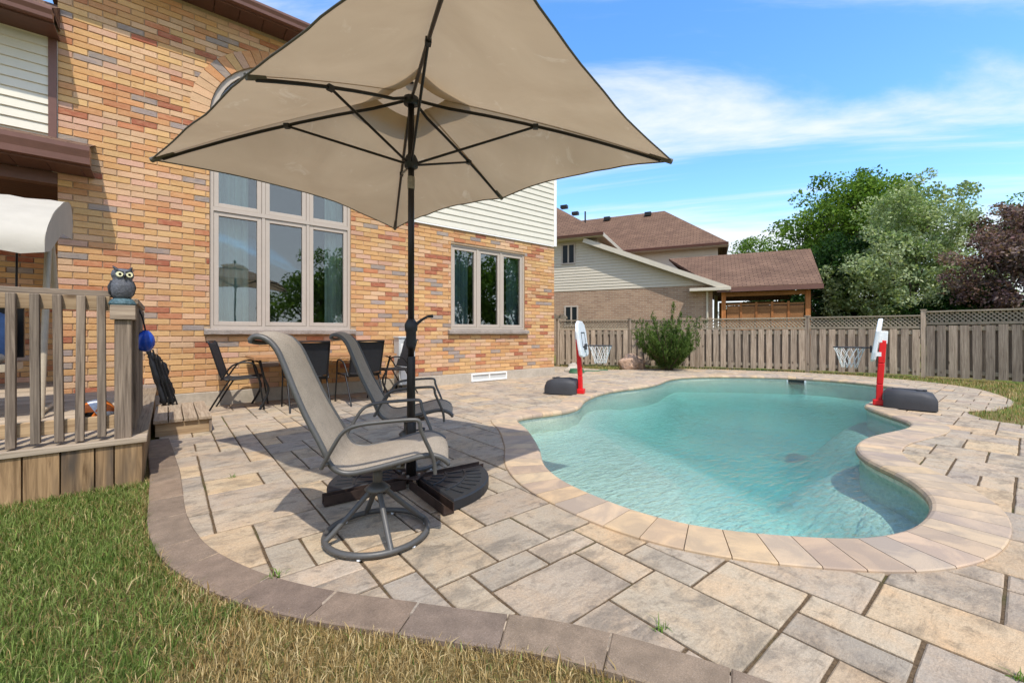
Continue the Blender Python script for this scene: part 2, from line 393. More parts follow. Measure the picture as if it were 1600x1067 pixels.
def water_mat():
    t = NT('pool_water')
    v = t.pos()
    va = t.n('ShaderNodeMapping', {'Vector': v, 'Rotation': (0, 0, R(52)), 'Scale': (8, 21, 1)}).outputs[0]
    a = t.noise(va, 1.0, 4, 0.55, 0.8)
    vb = t.n('ShaderNodeMapping', {'Vector': v, 'Rotation': (0, 0, R(30)), 'Scale': (22, 42, 1)}).outputs[0]
    b = t.noise(vb, 1.0, 3, 0.5, 0.5)
    calm = t.ramp(t.noise(v, 0.6, 3), 0.35, 0.7, (0.45, 0.45, 0.45, 1), (1, 1, 1, 1))
    h = t.math('MULTIPLY', t.math('ADD', a, t.math('MULTIPLY', b, 0.22)), calm)
    bm = t.bump(h, 0.75, 0.042)
    fr = t.n('ShaderNodeFresnel', {'IOR': 1.42, 'Normal': bm}).outputs[0]
    g = t.n('ShaderNodeBsdfGlossy', {'Color': (1, 1, 1, 1), 'Roughness': 0.03, 'Normal': bm})
    tr = t.n('ShaderNodeBsdfTransparent', {'Color': (0.97, 1.0, 0.99, 1)})
    rf = t.n('ShaderNodeBsdfRefraction', {'Color': (0.97, 1, 0.99, 1), 'IOR': 1.33, 'Roughness': 0.05, 'Normal': bm})
    body = t.n('ShaderNodeMixShader', {0: 0.10, 1: tr.outputs[0], 2: rf.outputs[0]})
    mx = t.n('ShaderNodeMixShader', {0: fr, 1: body.outputs[0], 2: g.outputs[0]})
    t.t.links.new(mx.outputs[0], t.out.inputs['Surface'])
    ab = t.n('ShaderNodeVolumeAbsorption', {'Color': (0.08, 0.79, 0.81, 1), 'Density': 0.60})
    sc_ = t.n('ShaderNodeVolumeScatter', {'Color': (0.70, 0.95, 0.93, 1), 'Density': 0.05, 'Anisotropy': 0.3})
    vol = t.n('ShaderNodeAddShader', {0: ab.outputs[0], 1: sc_.outputs[0]})
    t.t.links.new(vol.outputs[0], t.out.inputs['Volume'])
    return t.m
M['water'] = water_mat()

def plaster_mat():
    t = NT('pebble_caustic_plaster')
    v = t.pos()
    p = t.n('ShaderNodeTexVoronoi', {'Vector': v, 'Scale': 70.0}).outputs['Color']
    n = t.noise(v, 26, 4, 0.6)
    sp = t.n('ShaderNodeSeparateColor', {0: p}).outputs[0]
    base = t.mix(sp, srgb(206, 212, 196), srgb(230, 232, 216))
    base = t.mix(1.0, base, t.ramp(n, 0.35, 0.65, (0.90, 0.91, 0.91, 1), (1.04, 1.04, 1.04, 1)), 'MULTIPLY')  # pebble mottling, also painted in for the dapple of caustic light
    return t.surf(base, 0.8, t.bump(sp, 0.3, 0.004), spec=0.2)
M['plaster'] = plaster_mat()

# ------------------------------------------------------------------ builders
class MB:
    def __init__(self):
        self.v = []; self.f = []; self.c = []; self.sm = []; self.uv = {}
    def add(self, vs, fs, col=None, smooth=False):
        o = len(self.v); self.v.extend([tuple(p) for p in vs])
        for f in fs:
            self.f.append(tuple(i + o for i in f)); self.c.append(col); self.sm.append(smooth)
        return self
    def box(self, c, s, rz=0.0, col=None, mtx=None):
        x, y, z = s[0] / 2, s[1] / 2, s[2] / 2
        vs = [Vector((sx * x, sy * y, sz * z)) for sz in (-1, 1) for sy in (-1, 1) for sx in (-1, 1)]
        m = mtx if mtx is not None else Matrix.Rotation(rz, 4, 'Z')
        vs = [m @ p + Vector(c) for p in vs]
        return self.add(vs, [(0, 2, 3, 1), (4, 5, 7, 6), (0, 1, 5, 4), (2, 6, 7, 3), (0, 4, 6, 2), (1, 3, 7, 5)], col)
    def b2(self, lo, hi, col=None):
        return self.box([(a + b) / 2 for a, b in zip(lo, hi)], [abs(b - a) for a, b in zip(lo, hi)], 0, col)
    def bar(self, p, q, w, h, up=(0, 0, 1), col=None):
        p, q = Vector(p), Vector(q); d = (q - p); L = d.length; d.normalize()
        up = Vector(up); s = d.cross(up)
        if s.length < 1e-4: s = d.cross(Vector((1, 0, 0)))
        s.normalize(); u = s.cross(d)
        m = Matrix((d, s, u)).transposed().to_4x4()
        return self.box((p + q) / 2, (L, w, h), 0, col, m)
    def tube(self, pts, r, n=8, caps=True, closed=False, flat=1.0, col=None):
        pts = [Vector(p) for p in pts]; k = len(pts)
        rr = r if isinstance(r, (list, tuple)) else [r] * k
        vs = []; prev = None
        for i, p in enumerate(pts):
            a = pts[i - 1] if (i > 0 or closed) else p
            b = pts[(i + 1) % k] if (i < k - 1 or closed) else p
            d = (b - a).normalized()
            if prev is None:
                s = d.cross(Vector((0, 0, 1)))
                if s.length < 1e-3: s = d.cross(Vector((1, 0, 0)))
            else: s = prev - d * prev.dot(d)
            s.normalize(); prev = s; u = d.cross(s)
            for j in range(n):
                a_ = 2 * PI * j / n
                vs.append(p + (s * math.cos(a_) + u * math.sin(a_) * flat) * rr[i])
        fs = []
        for i in range(k if closed else k - 1):
            for j in range(n):
                a0 = i * n + j; a1 = i * n + (j + 1) % n; b0 = ((i + 1) % k) * n + j; b1 = ((i + 1) % k) * n + (j + 1) % n
                fs.append((a0, a1, b1, b0))
        self.add(vs, fs, col, True)
        if caps and not closed:
            self.add(vs[:n], [tuple(range(n))[::-1]], col); self.add(vs[-n:], [tuple(range(n))], col)
        return self
    def lathe(self, prof, n=16, c=(0, 0, 0), smooth=True, col=None, sx=1.0, sy=1.0):
        vs = []; fs = []
        for (r, z) in prof:
            for j in range(n):
                a = 2 * PI * j / n
                vs.append((c[0] + r * math.cos(a) * sx, c[1] + r * math.sin(a) * sy, c[2] + z))
        for i in range(len(prof) - 1):
            for j in range(n):
                fs.append((i * n + j, i * n + (j + 1) % n, (i + 1) * n + (j + 1) % n, (i + 1) * n + j))
        fs.append(tuple(range(n))[::-1]); fs.append(tuple((len(prof) - 1) * n + j for j in range(n)))
        return self.add(vs, fs, col, smooth)
    def prism(self, poly, z0, z1, col=None):
        n = len(poly)
        vs = [(p[0], p[1], z0) for p in poly] + [(p[0], p[1], z1) for p in poly]
        fs = [tuple(range(n))[::-1], tuple(range(n, 2 * n))] + [(i, (i + 1) % n, n + (i + 1) % n, n + i) for i in range(n)]
        return self.add(vs, fs, col)
    def slab(self, poly, z0, z1, bev, col=None):
        """a flat stone: polygon with a bevelled rim"""
        n = len(poly); cx = sum(p[0] for p in poly) / n; cy = sum(p[1] for p in poly) / n
        ins = []
        for i in range(n):
            a, b, c = Vector(poly[i - 1]), Vector(poly[i]), Vector(poly[(i + 1) % n])
            d1 = (b - a).normalized() if (b - a).length > 1e-6 else Vector((1, 0)); d2 = (c - b).normalized() if (c - b).length > 1e-6 else d1
            nrm = Vector((-d1.y - d2.y, d1.x + d2.x))
            if nrm.length < 1e-6: nrm = Vector((-d1.y, d1.x))
            nrm.normalize(); k = max(0.5, nrm.dot(Vector((-d1.y, d1.x))))
            ins.append(b + nrm * bev / k)
        vs = [(p[0], p[1], z0) for p in poly] + [(p[0], p[1], z1 - bev * 0.8) for p in poly] + [(p[0], p[1], z1) for p in ins]
        fs = [tuple(range(2 * n, 3 * n))]
        for i in range(n):
            j = (i + 1) % n
            fs.append((i, j, n + j, n + i)); fs.append((n + i, n + j, 2 * n + j, 2 * n + i))
        return self.add(vs, fs, col)
    def quad(self, a, b, c, d, col=None): return self.add([a, b, c, d], [(0, 1, 2, 3)], col)
    def mesh(self, name):
        me = bpy.data.meshes.new(name)
        me.from_pydata(self.v, [], self.f)
        if any(c is not None for c in self.c):
            at = me.attributes.new('col', 'FLOAT_COLOR', 'FACE')
            arr = []
            for c in self.c:
                c = c or (0.5, 0.5, 0.5, 1); arr.extend((c[0], c[1], c[2], 1.0))
            at.data.foreach_set('color', arr)
        me.polygons.foreach_set('use_smooth', self.sm)
        me.update()
        return me
    def build(self, name, mat, parent=None, uv=None, bevel=0):
        me = self.mesh(name)
        o = put(name, me, mat, parent)
        if uv:
            lay = me.uv_layers.new(name='UVMap')
            for p in me.polygons:
                n = p.normal
                ax = Vector((-n.y, n.x, 0))
                ax = ax.normalized() if ax.length > 1e-4 else Vector((1, 0, 0))
                up = n.cross(ax)
                for li in p.loop_indices:
                    co = me.vertices[me.loops[li].vertex_index].co
                    lay.data[li].uv = (co.dot(ax), co.dot(up))
        if bevel:
            b = o.modifiers.new('bevel', 'BEVEL'); b.width = bevel; b.segments = 2; b.limit_method = 'ANGLE'
        return o

def put(name, me, mat, parent=None):
    o = bpy.data.objects.new(name, me)
    if mat is not None and len(me.materials) == 0: me.materials.append(M[mat])
    COL.objects.link(o)
    if parent is not None: o.parent = parent
    return o

def thing(name, label, cat, loc=(0, 0, 0), rz=0.0, group=None):
    o = bpy.data.objects.new(name, None); COL.objects.link(o)
    o.empty_display_size = 0.1
    o.location = loc; o.rotation_euler = (0, 0, rz)
    return tag(o, label, cat, group)
def tag(o, label, cat, group=None):
    o['label'] = label; o['category'] = cat
    if group: o['group'] = group
    return o
def struct(o): o['kind'] = 'structure'; return o
def stuff(o): o['kind'] = 'stuff'; return o
def copy_tree(o, parent=None):
    c = o.copy(); COL.objects.link(c)
    if parent is not None: c.parent = parent
    for ch in list(o.children): copy_tree(ch, c)
    return c

def smooth_curve(ctrl, step, closed=True, passes=1):
    P = np.array(ctrl, float); n = len(P)
    pts = []
    rng = range(n) if closed else range(n - 1)
    for i in rng:
        if closed: p0, p1, p2, p3 = P[i - 1], P[i], P[(i + 1) % n], P[(i + 2) % n]
        else: p0, p1, p2, p3 = P[max(i - 1, 0)], P[i], P[i + 1], P[min(i + 2, n - 1)]
        for t in np.linspace(0, 1, 12, endpoint=False):
            pts.append(0.5 * ((2 * p1) + (-p0 + p2) * t + (2 * p0 - 5 * p1 + 4 * p2 - p3) * t * t + (-p0 + 3 * p1 - 3 * p2 + p3) * t ** 3))
    if not closed: pts.append(P[-1])
    pts = np.array(pts)
    def resample(pts, step):
        q = np.vstack([pts, pts[:1]]) if closed else pts
        d = np.r_[0, np.cumsum(np.linalg.norm(np.diff(q, axis=0), axis=1))]
        k = max(4, int(round(d[-1] / step)))
        s = np.linspace(0, d[-1], k + (0 if closed else 1), endpoint=not closed)
        return np.c_[np.interp(s, d, q[:, 0]), np.interp(s, d, q[:, 1])]
    pts = resample(pts, 0.05)
    for _ in range(passes):
        if closed: pts = (np.roll(pts, 1, 0) + pts * 2 + np.roll(pts, -1, 0)) / 4
        else: pts[1:-1] = (pts[:-2] + 2 * pts[1:-1] + pts[2:]) / 4
    return resample(pts, step)
def normals(pts, closed=True):
    if closed: d = np.roll(pts, -1, 0) - np.roll(pts, 1, 0)
    else: d = np.gradient(pts, axis=0)
    d /= np.linalg.norm(d, axis=1)[:, None] + 1e-9
    return np.c_[d[:, 1], -d[:, 0]]            # right-hand side of the travel direction
def inside(poly, p):
    x, y = p; n = len(poly); r = False; j = n - 1
    for i in range(n):
        xi, yi = poly[i]; xj, yj = poly[j]
        if (yi > y) != (yj > y) and x < (xj - xi) * (y - yi) / (yj - yi) + xi: r = not r
        j = i
    return r
def fill(name, outer, holes, z, mat, parent=None, to3=None):
    bm = bmesh.new(); to3 = to3 or (lambda p: (p[0], p[1], z))
    for loop in [outer] + holes:
        vs = [bm.verts.new(to3(p)) for p in loop]
        for i in range(len(vs)): bm.edges.new((vs[i - 1], vs[i]))
    bmesh.ops.triangle_fill(bm, use_beauty=True, use_dissolve=False, edges=bm.edges[:])
    bmesh.ops.recalc_face_normals(bm, faces=bm.faces[:])
    me = bpy.data.meshes.new(name); bm.to_mesh(me); bm.free()
    return put(name, me, mat, parent)
def clip(poly, p, n):
    out = []
    for i in range(len(poly)):
        a, b = poly[i - 1], poly[i]
        da = (a[0] - p[0]) * n[0] + (a[1] - p[1]) * n[1]; db = (b[0] - p[0]) * n[0] + (b[1] - p[1]) * n[1]
        if (da >= 0) != (db >= 0):
            t = da / (da - db); out.append((a[0] + (b[0] - a[0]) * t, a[1] + (b[1] - a[1]) * t))
        if db >= 0: out.append(b)
    return out
def arc(p, q, b, n=8):
    """points from p to q bowed by vector b"""
    p, q, b = Vector(p), Vector(q), Vector(b)
    return [p.lerp(q, t) + b * 4 * t * (1 - t) for t in [i / n for i in range(n + 1)]]
def spline(pts, k=6):
    P = [Vector(p) for p in pts]; out = []
    for i in range(len(P) - 1):
        p0, p1, p2, p3 = P[max(i - 1, 0)], P[i], P[i + 1], P[min(i + 2, len(P) - 1)]
        for j in range(k):
            t = j / k
            out.append(0.5 * ((2 * p1) + (p2 - p0) * t + (2 * p0 - 5 * p1 + 4 * p2 - p3) * t * t + (3 * p1 - p0 - 3 * p2 + p3) * t ** 3))
    out.append(P[-1]); return out
def jit(c, k):
    f = 1 + random.uniform(-k, k)
    return (min(1, c[0] * f * (1 + random.uniform(-k, k) * .3)), min(1, c[1] * f), min(1, c[2] * f * (1 + random.uniform(-k, k) * .3)), 1)

# ------------------------------------------------------------------ ground, pool, patio
POOL_CTRL = [(3.24, 3.90), (3.00, 3.41), (2.62, 2.83), (2.34, 2.48), (2.18, 2.14), (2.13, 1.81), (2.13, 1.48), (2.19, 1.22), (2.31, 1.0), (2.50, .77), (2.69, .58), (2.88, .47), (3.09, .40), (3.38, .37), (3.62, .38), (3.80, .42), (4.10, .55), (4.29, .70), (4.49, .86), (4.74, .97), (5.02, 1.03), (5.40, 1.03), (5.80, .96), (6.20, .87), (6.52, .85), (6.78, .91), (7.02, 1.07), (7.45, 1.35), (7.85, 1.52), (8.6, 1.50), (9.5, 1.36), (10.4, 1.48), (11.05, 1.85), (11.35, 2.4), (11.42, 3.0), (11.33, 3.55), (11.10, 3.98), (10.78, 4.36), (10.22, 4.88), (9.47, 5.20), (8.75, 5.16), (7.95, 4.90), (7.2, 4.78), (6.45, 4.82), (5.76, 4.70), (5.05, 4.40), (4.55, 4.06), (4.15, 3.95), (3.68, 4.0), (3.4, 4.02)]
PIN = smooth_curve(POOL_CTRL, 0.08, True, 6)
_area = sum(PIN[i - 1][0] * PIN[i][1] - PIN[i][0] * PIN[i - 1][1] for i in range(len(PIN)))
if _area < 0: PIN = PIN[::-1]
PN = normals(PIN)                                   # outward (curve runs counter-clockwise)
CW = 0.31
PMID = PIN + PN * CW * 0.5
POUT = PIN + PN * CW

OUTLINE = [(-.075, 5.44), (-.02, 4.2), (-.01, 3.7), (0.0, 3.05), (.045, 2.66), (.10, 2.44), (.175, 2.24), (.255, 2.06), (.36, 1.88), (.50, 1.68), (.63, 1.53), (.79, 1.33), (.91, 1.19), (1.03, 1.05), (1.12, .90), (1.20, .75), (1.27, .6), (1.34, .42), (1.45, .1), (1.62, -.3), (1.95, -.8), (2.6, -1.3), (3.8, -1.6), (5.4, -1.5), (6.6, -1.0)]
BORDER = smooth_curve(OUTLINE, 0.06, False, 4)
FAR = [(7.56, .02), (7.72, .33), (8.27, .53), (8.8, .30), (9.59, .17), (10.48, .23), (11.81, .65), (12.62, 1.4), (13.0, 2.26), (13.1, 2.96), (12.9, 4.3), (12.0, 6.0), (10.7, 7.2), (9.75, 7.67), (9.45, 9.8)]
FARC = smooth_curve([(6.6, -1.0), (7.3, -.5)] + FAR, 0.1, False, 3)
PATIO = [tuple(p) for p in BORDER] + [tuple(p) for p in FARC[1:]] + [(7.3, 9.8), (7.3, 7.60), (-.10, 7.60), (-.10, 5.5)]

B = 240
ground_hole = [tuple(p) for p in PMID[::3]]
struct(fill('lawn_ground', [(-B, -B), (B, -B), (B, B), (-B, B)], [ground_hole], -0.020, 'lawn'))
patio = struct(fill('patio', PATIO[::2], [[tuple(p) for p in PMID[::2]]], -0.0085, 'joint'))

PAVER_COLS = [srgb(181, 164, 141), srgb(176, 160, 138), srgb(172, 157, 136), srgb(183, 165, 139), srgb(168, 154, 135), srgb(188, 165, 134), srgb(176, 159, 136), srgb(166, 152, 134)]
def near_curve(pts, nrm, c):
    d = (pts[:, 0] - c[0]) ** 2 + (pts[:, 1] - c[1]) ** 2
    i = int(d.argmin()); return pts[i], nrm[i], math.sqrt(d[i])
MOD = 0.165
GX0, GY0, GNX, GNY = -0.30, -1.75, 84, 70
taken = np.zeros((GNX, GNY), bool)
sizes = [(2, 2), (2, 3), (3, 2), (2, 2), (1, 2), (2, 1), (2, 1), (3, 2), (2, 3), (1, 2), (2, 2), (3, 3)]
PMP = [tuple(p) for p in PMID[::2]]
BN = normals(BORDER, False); FN = normals(FARC, False)
pav = []
for j in range(GNY):
    for i in range(GNX):
        if taken[i, j]: continue
        opts = sizes[:]; random.shuffle(opts)
        for (w, h) in opts + [(1, 1)]:
            if i + w <= GNX and j + h <= GNY and not taken[i:i + w, j:j + h].any(): break
        taken[i:i + w, j:j + h] = True
        x0, y0 = GX0 + i * MOD, GY0 + j * MOD; x1, y1 = x0 + w * MOD, y0 + h * MOD
        g = 0.0048
        r = [(x0 + g, y0 + g), (x1 - g, y0 + g), (x1 - g, y1 - g), (x0 + g, y1 - g)]
        c = ((x0 + x1) / 2, (y0 + y1) / 2)
        if y0 > 7.56 and x1 < 7.35: continue
        if y1 > 9.8 or x1 < -0.2: continue
        if sum(inside(PATIO, q) for q in r + [c]) == 0: continue
        inn = [inside(PMP, q) for q in r + [c]]
        if all(inn): continue
        ok = True
        for crv, nr, sgn, reach in ((PMID, PN, 1, .5), (BORDER, BN, -1, .5), (FARC, FN, -1, .6)):
            p, n, d = near_curve(crv, nr, c)
            if d < reach:
                r = clip(r, p, n * sgn)
                if len(r) < 3: ok = False; break
        if not ok: continue
        if len(r) < 3: continue
        if x0 < 7.3 and y1 > 7.5: r = clip(r, (0, 7.5), (0, -1))
        r = clip(r, (-.07, 5), (1, 0))
        if len(r) < 3: continue
        ar = abs(sum(r[k - 1][0] * r[k][1] - r[k][0] * r[k - 1][1] for k in range(len(r)))) / 2
        if ar < 0.003: continue
        cx = sum(q[0] for q in r) / len(r); cy = sum(q[1] for q in r) / len(r)
        fwd = cx * .6316 + cy * .7752; lat = cx * .7752 - cy * .6316
        vis = fwd > 0.9 and abs(lat / max(fwd, .1)) < 1.3
        pav.append((ar / (cx * cx + cy * cy) ** 1.5 * (1 if vis else 0.0001), r, (cx, cy)))
pav.sort(key=lambda t: -t[0])
def rough_edge(poly, amp):
    out = []
    for i in range(len(poly)):
        a, b = Vector(poly[i]), Vector(poly[(i + 1) % len(poly)]); d = b - a; L = d.length
        if L < 1e-6: continue
        nr = Vector((-d.y, d.x)) / L
        out.append(a + nr * random.uniform(0, amp) + d / L * random.uniform(0, amp))
        for q in range(1, max(1, int(L / .085))):
            out.append(a + d * (q / max(1, int(L / .085))) + nr * random.uniform(-.2 * amp, amp))
    return [tuple(p) for p in out]
rest = MB()
for k, (_, r, c) in enumerate(pav):
    col = jit(random.choice(PAVER_COLS), 0.06)
    dz = random.uniform(-.002, .002)
    if k < 300:
        if sum(r[q - 1][0] * r[q][1] - r[q][0] * r[q - 1][1] for q in range(len(r))) < 0: r = r[::-1]
        m = MB().slab(rough_edge([(q[0] - c[0], q[1] - c[1]) for q in r], .0035), -0.05, dz, 0.005, col)
        o = m.build('paver', 'paver', patio); o.location = (c[0], c[1], 0)
    else: rest.slab(r, -0.05, dz, 0.007, col)
stuff(rest.build('pavers', 'paver', patio))

# curved border of brown stones
bs = smooth_curve(OUTLINE, 0.42, False, 0)
dist = np.r_[0, np.cumsum(np.linalg.norm(np.diff(BORDER, axis=0), axis=1))]
BWID = 0.175
pos_ = 0.0; cuts = [0.0]
while cuts[-1] < dist[-1] - .3: cuts.append(cuts[-1] + random.choice([.27, .36, .36, .42]))
def at_curve(s):
    return np.array([np.interp(s, dist, BORDER[:, 0]), np.interp(s, dist, BORDER[:, 1])]), np.array([np.interp(s, dist, BN[:, 0]), np.interp(s, dist, BN[:, 1])])
for a, b in zip(cuts[:-1], cuts[1:]):
    k = 4; L = []; Rr = []
    for t in np.linspace(a + .0018, b - .0018, k):
        p, n = at_curve(t); n = n / np.linalg.norm(n)
        L.append(tuple(p - n * BWID / 2)); Rr.append(tuple(p + n * BWID / 2))
    poly = Rr + L[::-1]
    A = sum(poly[q - 1][0] * poly[q][1] - poly[q][0] * poly[q - 1][1] for q in range(len(poly)))
    if A < 0: poly = poly[::-1]
    MB().slab(poly, -.06, .004 + random.uniform(-.002, .002), .006, jit(random.choice([srgb(128, 110, 92), srgb(121, 104, 89), srgb(134, 115, 95)]), .07)).build('border_stone', 'border', patio)

# coping stones
coping = struct(bpy.data.objects.new('pool_coping', None)); COL.objects.link(coping)
PROF = [(CW, -.05), (CW, .008), (CW - .006, .013), (.022, .013), (.005, .006), (-.008, -.012), (-.008, -.035), (.004, -.048), (.03, -.052)]
NPT = len(PIN); i = 0
cop_cols = [srgb(184, 166, 142), srgb(180, 162, 140), srgb(188, 169, 143), srgb(172, 157, 139), srgb(190, 168, 138), srgb(178, 159, 138)]
while i < NPT:
    span = min(2, NPT - i)
    vs = []; q = 0; k = span * 2 + 1
    for t in np.linspace(i + .025, i + span - .025, k):
        a = int(t) % NPT; f = t - int(t); b = (a + 1) % NPT
        p = PIN[a] * (1 - f) + PIN[b] * f; n = PN[a] * (1 - f) + PN[b] * f; n /= np.linalg.norm(n)
        for (d, z) in PROF: vs.append((p[0] + n[0] * d, p[1] + n[1] * d, z))
    m = len(PROF); fs = []
    for a in range(k - 1):
        for b in range(m - 1): fs.append((a * m + b, a * m + b + 1, (a + 1) * m + b + 1, (a + 1) * m + b))
    fs.append(tuple(range(m))[::-1]); fs.append(tuple((k - 1) * m + b for b in range(m)))
    MB().add(vs, fs, jit(random.choice(cop_cols), .06)).build('coping_stone', 'coping', coping)
    i += span

# basin and water
basin = struct(bpy.data.objects.new('pool_basin', None)); COL.objects.link(basin)
wall = MB(); WP = PIN + PN * 0.02
n = len(WP); zs = [-.04, -.14, -.30, -.7, -1.6]
vs = [(p[0], p[1], z) for z in zs for p in WP]
fs = [(r * n + a, r * n + (a + 1) % n, (r + 1) * n + (a + 1) % n, (r + 1) * n + a) for r in range(len(zs) - 1) for a in range(n)]
wall.add(vs, fs, None, True); wall.build('basin_wall', 'plaster', basin)
gx = np.arange(1.9, 11.8, .1); gy = np.arange(.1, 5.5, .1)
shelf = np.array([(5.25, 4.9), (4.98, 4.45), (4.68, 3.92), (4.25, 3.2), (3.92, 2.6), (3.55, 2.05), (2.98, 1.62), (1.9, 1.35)])[::-1]
fl = MB(); vs = []
for y in gy:
    for x in gx:
        # signed distance to the ledge's edge (positive on the deep side)
        d = 1e9; sgn = 1
        for a, b in zip(shelf[:-1], shelf[1:]):
            e = b - a; t = max(0, min(1, ((x - a[0]) * e[0] + (y - a[1]) * e[1]) / (e @ e)))
            q = a + e * t; dd = math.hypot(x - q[0], y - q[1])
            if dd < d: d = dd; sgn = 1 if (e[0] * (y - a[1]) - e[1] * (x - a[0])) < 0 else -1
        s = d * sgn
        dw = float(np.sqrt(((PIN[:, 0] - x) ** 2 + (PIN[:, 1] - y) ** 2).min()))
        sm = lambda a, b, t: (lambda k: k * k * (3 - 2 * k))(max(0, min(1, (t - a) / (b - a))))
        z = -.30 - .10 * sm(0, .12, s) - .72 * sm(.10, 2.4, s)
        z = max(z, -.24 - 1.0 * sm(.0, 1.25 if y < 2.2 else .8, dw))
        bench = 1 - sm(.34, .50, dw)
        pass
        vs.append((x, y, z))
nx = len(gx)
zg = np.array([p[2] for p in vs]).reshape(len(gy), nx)
zb_ = zg.copy()
for _ in range(14):
    q = np.pad(zb_, 1, mode='edge'); zb_ = (q[:-2, 1:-1] + q[2:, 1:-1] + q[1:-1, :-2] + q[1:-1, 2:] + 2 * zb_) / 6
for k in range(len(vs)):
    x, y, z = vs[k]; f_ = max(0.0, min(1.0, (x - 4.2 - .25 * y) / 1.2 + .9 * (y < 1.5)))
    vs[k] = (x, y, float(z * (1 - f_) + zb_.ravel()[k] * f_))
fl.add(vs, [(r * nx + c, r * nx + c + 1, (r + 1) * nx + c + 1, (r + 1) * nx + c) for r in range(len(gy) - 1) for c in range(nx - 1)], None, True)
fl.build('basin_floor', 'plaster', basin)
WZ = -.085
w = MB().prism([tuple(p) for p in (PIN + PN * .035)], -1.75, WZ); struct(w.build('pool_water', 'water'))
sk = tag(thing('skimmer', 'dark rectangular skimmer opening under the far pool coping', 'skimmer', (11.37, 3.45, 0), R(8)), 'dark rectangular skimmer opening under the far pool coping', 'skimmer')
MB().b2((-.03, -.16, -.15), (.05, .16, -.055)).build('opening', 'skimmer', sk)
fr = MB()
for lo, hi in (((-.045, -.19, -.17), (.05, -.16, -.055)), ((-.045, .16, -.17), (.05, .19, -.055))): fr.b2(lo, hi)
fr.build('frame', 'white_plastic', sk)

# ------------------------------------------------------------------ brick house
WY = 7.48                        # front face of the brick wall
AL, AR = -1.04, 7.45
ZB, ZE, ZS = 0.20, 5.69, 3.20    # brick bottom, soffit, siding bottom
SX = 3.40                        # siding starts here above ZS
W1 = (0.47, 2.47, 1.11, 4.20); W2 = (4.49, 6.48, 1.12, 2.88)
ACX, ACZ, AR1, AR2 = 1.47, 4.20, 1.0, 1.235
house = thing('brick_house', 'two storey house of mixed tan, red and grey brick with cream siding', 'house', (0, 0, 0))
BC = [(srgb(207, 160, 108), 28), (srgb(211, 172, 134), 22), (srgb(213, 171, 118), 18), (srgb(201, 147, 102), 14), (srgb(206, 163, 136), 9), (srgb(170, 103, 78), 6), (srgb(160, 145, 135), 6), (srgb(190, 126, 90), 5)]
BCOL = [c for c, k in BC for _ in range(k)]
def bcol():
    return jit(random.choice(BCOL), .10)
CH, BL = 0.080, 0.267
def holes_at(z):
    h = []
    if 1.02 < z + .036 and z - .036 < 1.115: h += [(.40, 2.54), (4.41, 6.56)]
    elif z > 1.1:
        if z < ACZ: h.append((W1[0] - .005, W1[1] + .005))
        elif z - ACZ < AR2 - .01:
            q = math.sqrt((AR2 - .012) ** 2 - (z - ACZ) ** 2); h.append((ACX - q, ACX + q))
        if z < W2[3] + .02: h.append((W2[0] - .005, W2[1] + .005))
    return h
bricks = []
nz = int((ZE - ZB) / CH)
for k in range(nz):
    z = ZB + CH * (k + .5)
    xr = AR if z + .035 < ZS else SX
    x = AL - (BL / 2 if k % 2 else 0)
    while x < xr:
        segs = [(max(x, AL), min(x + BL - .010, xr))]
        for (h0, h1) in holes_at(z):
            ns = []
            for (a, b) in segs:
                if b <= h0 or a >= h1: ns.append((a, b))
                else:
                    if a < h0: ns.append((a, h0))
                    if b > h1: ns.append((h1, b))
            segs = ns
        for (a, b) in segs:
            if b - a > .025: bricks.append((a, b, z))
        x += BL
def brick_shape(m, a, b, z0, z1, y, dep, col):
    e = .004
    vs = [(a, y + dep, z0), (b, y + dep, z0), (b, y + dep, z1), (a, y + dep, z1), (a, y + e, z0), (b, y + e, z0), (b, y + e, z1), (a, y + e, z1),
          (a + e, y, z0 + e), (b - e, y, z0 + e), (b - e, y, z1 - e), (a + e, y, z1 - e)]
    fs = [(8, 9, 10, 11)]
    for i in range(4):
        j = (i + 1) % 4
        fs.append((i, j, 4 + j, 4 + i)); fs.append((4 + i, 4 + j, 8 + j, 8 + i))
    return m.add(vs, fs, col)
bricks.sort(key=lambda t: ((t[0] + t[1]) / 2) ** 2 + WY ** 2 + (t[2] - 1.05) ** 2 + (40 if (t[0] < -.5 and t[2] < 1.0) else 0) + (60 if t[0] > .47 else 0))
bm_ = MB()
for k, (a, b, z) in enumerate(bricks):
    y = random.uniform(-.003, .003)
    if k < 300:
        m = brick_shape(MB(), -(b - a) / 2, (b - a) / 2, -.035, .035, 0, .018, bcol())
        o = m.build('brick', 'brick', house); o.location = ((a + b) / 2, WY + y, z)
    else: brick_shape(bm_, a, b, z - .035, z + .035, WY + y, .018, bcol())
# bricks in the shade of the porch and round the corner of the recess
for k in range(34):
    z = ZB + .12 + CH * (k + .5); x = -4.2 - (BL / 2 if k % 2 else 0)
    while x < AL:
        brick_shape(bm_, max(x, -4.2), min(x + BL - .01, AL), z - .035, z + .035, 9.3, .018, bcol()); x += BL
stuff(bm_.build('bricks', 'brick', house))
# arch of soldier bricks over the tall window
for i in range(30):
    a0 = PI * i / 30 + .004; a1 = PI * (i + 1) / 30 - .004
    pts = [(ACX + r * math.cos(a), ACZ + r * math.sin(a)) for r, a in ((AR1 + .004, a0), (AR2, a0), (AR2, a1), (AR1 + .004, a1))]
    y = WY - .004 + random.uniform(-.002, .002)
    vs = [(p[0], y, p[1]) for p in pts] + [(p[0], WY + .016, p[1]) for p in pts]
    MB().add(vs, [(0, 1, 2, 3)] + [(j, 4 + j, 4 + (j + 1) % 4, (j + 1) % 4) for j in range(4)], bcol()).build('arch_brick', 'brick', house)
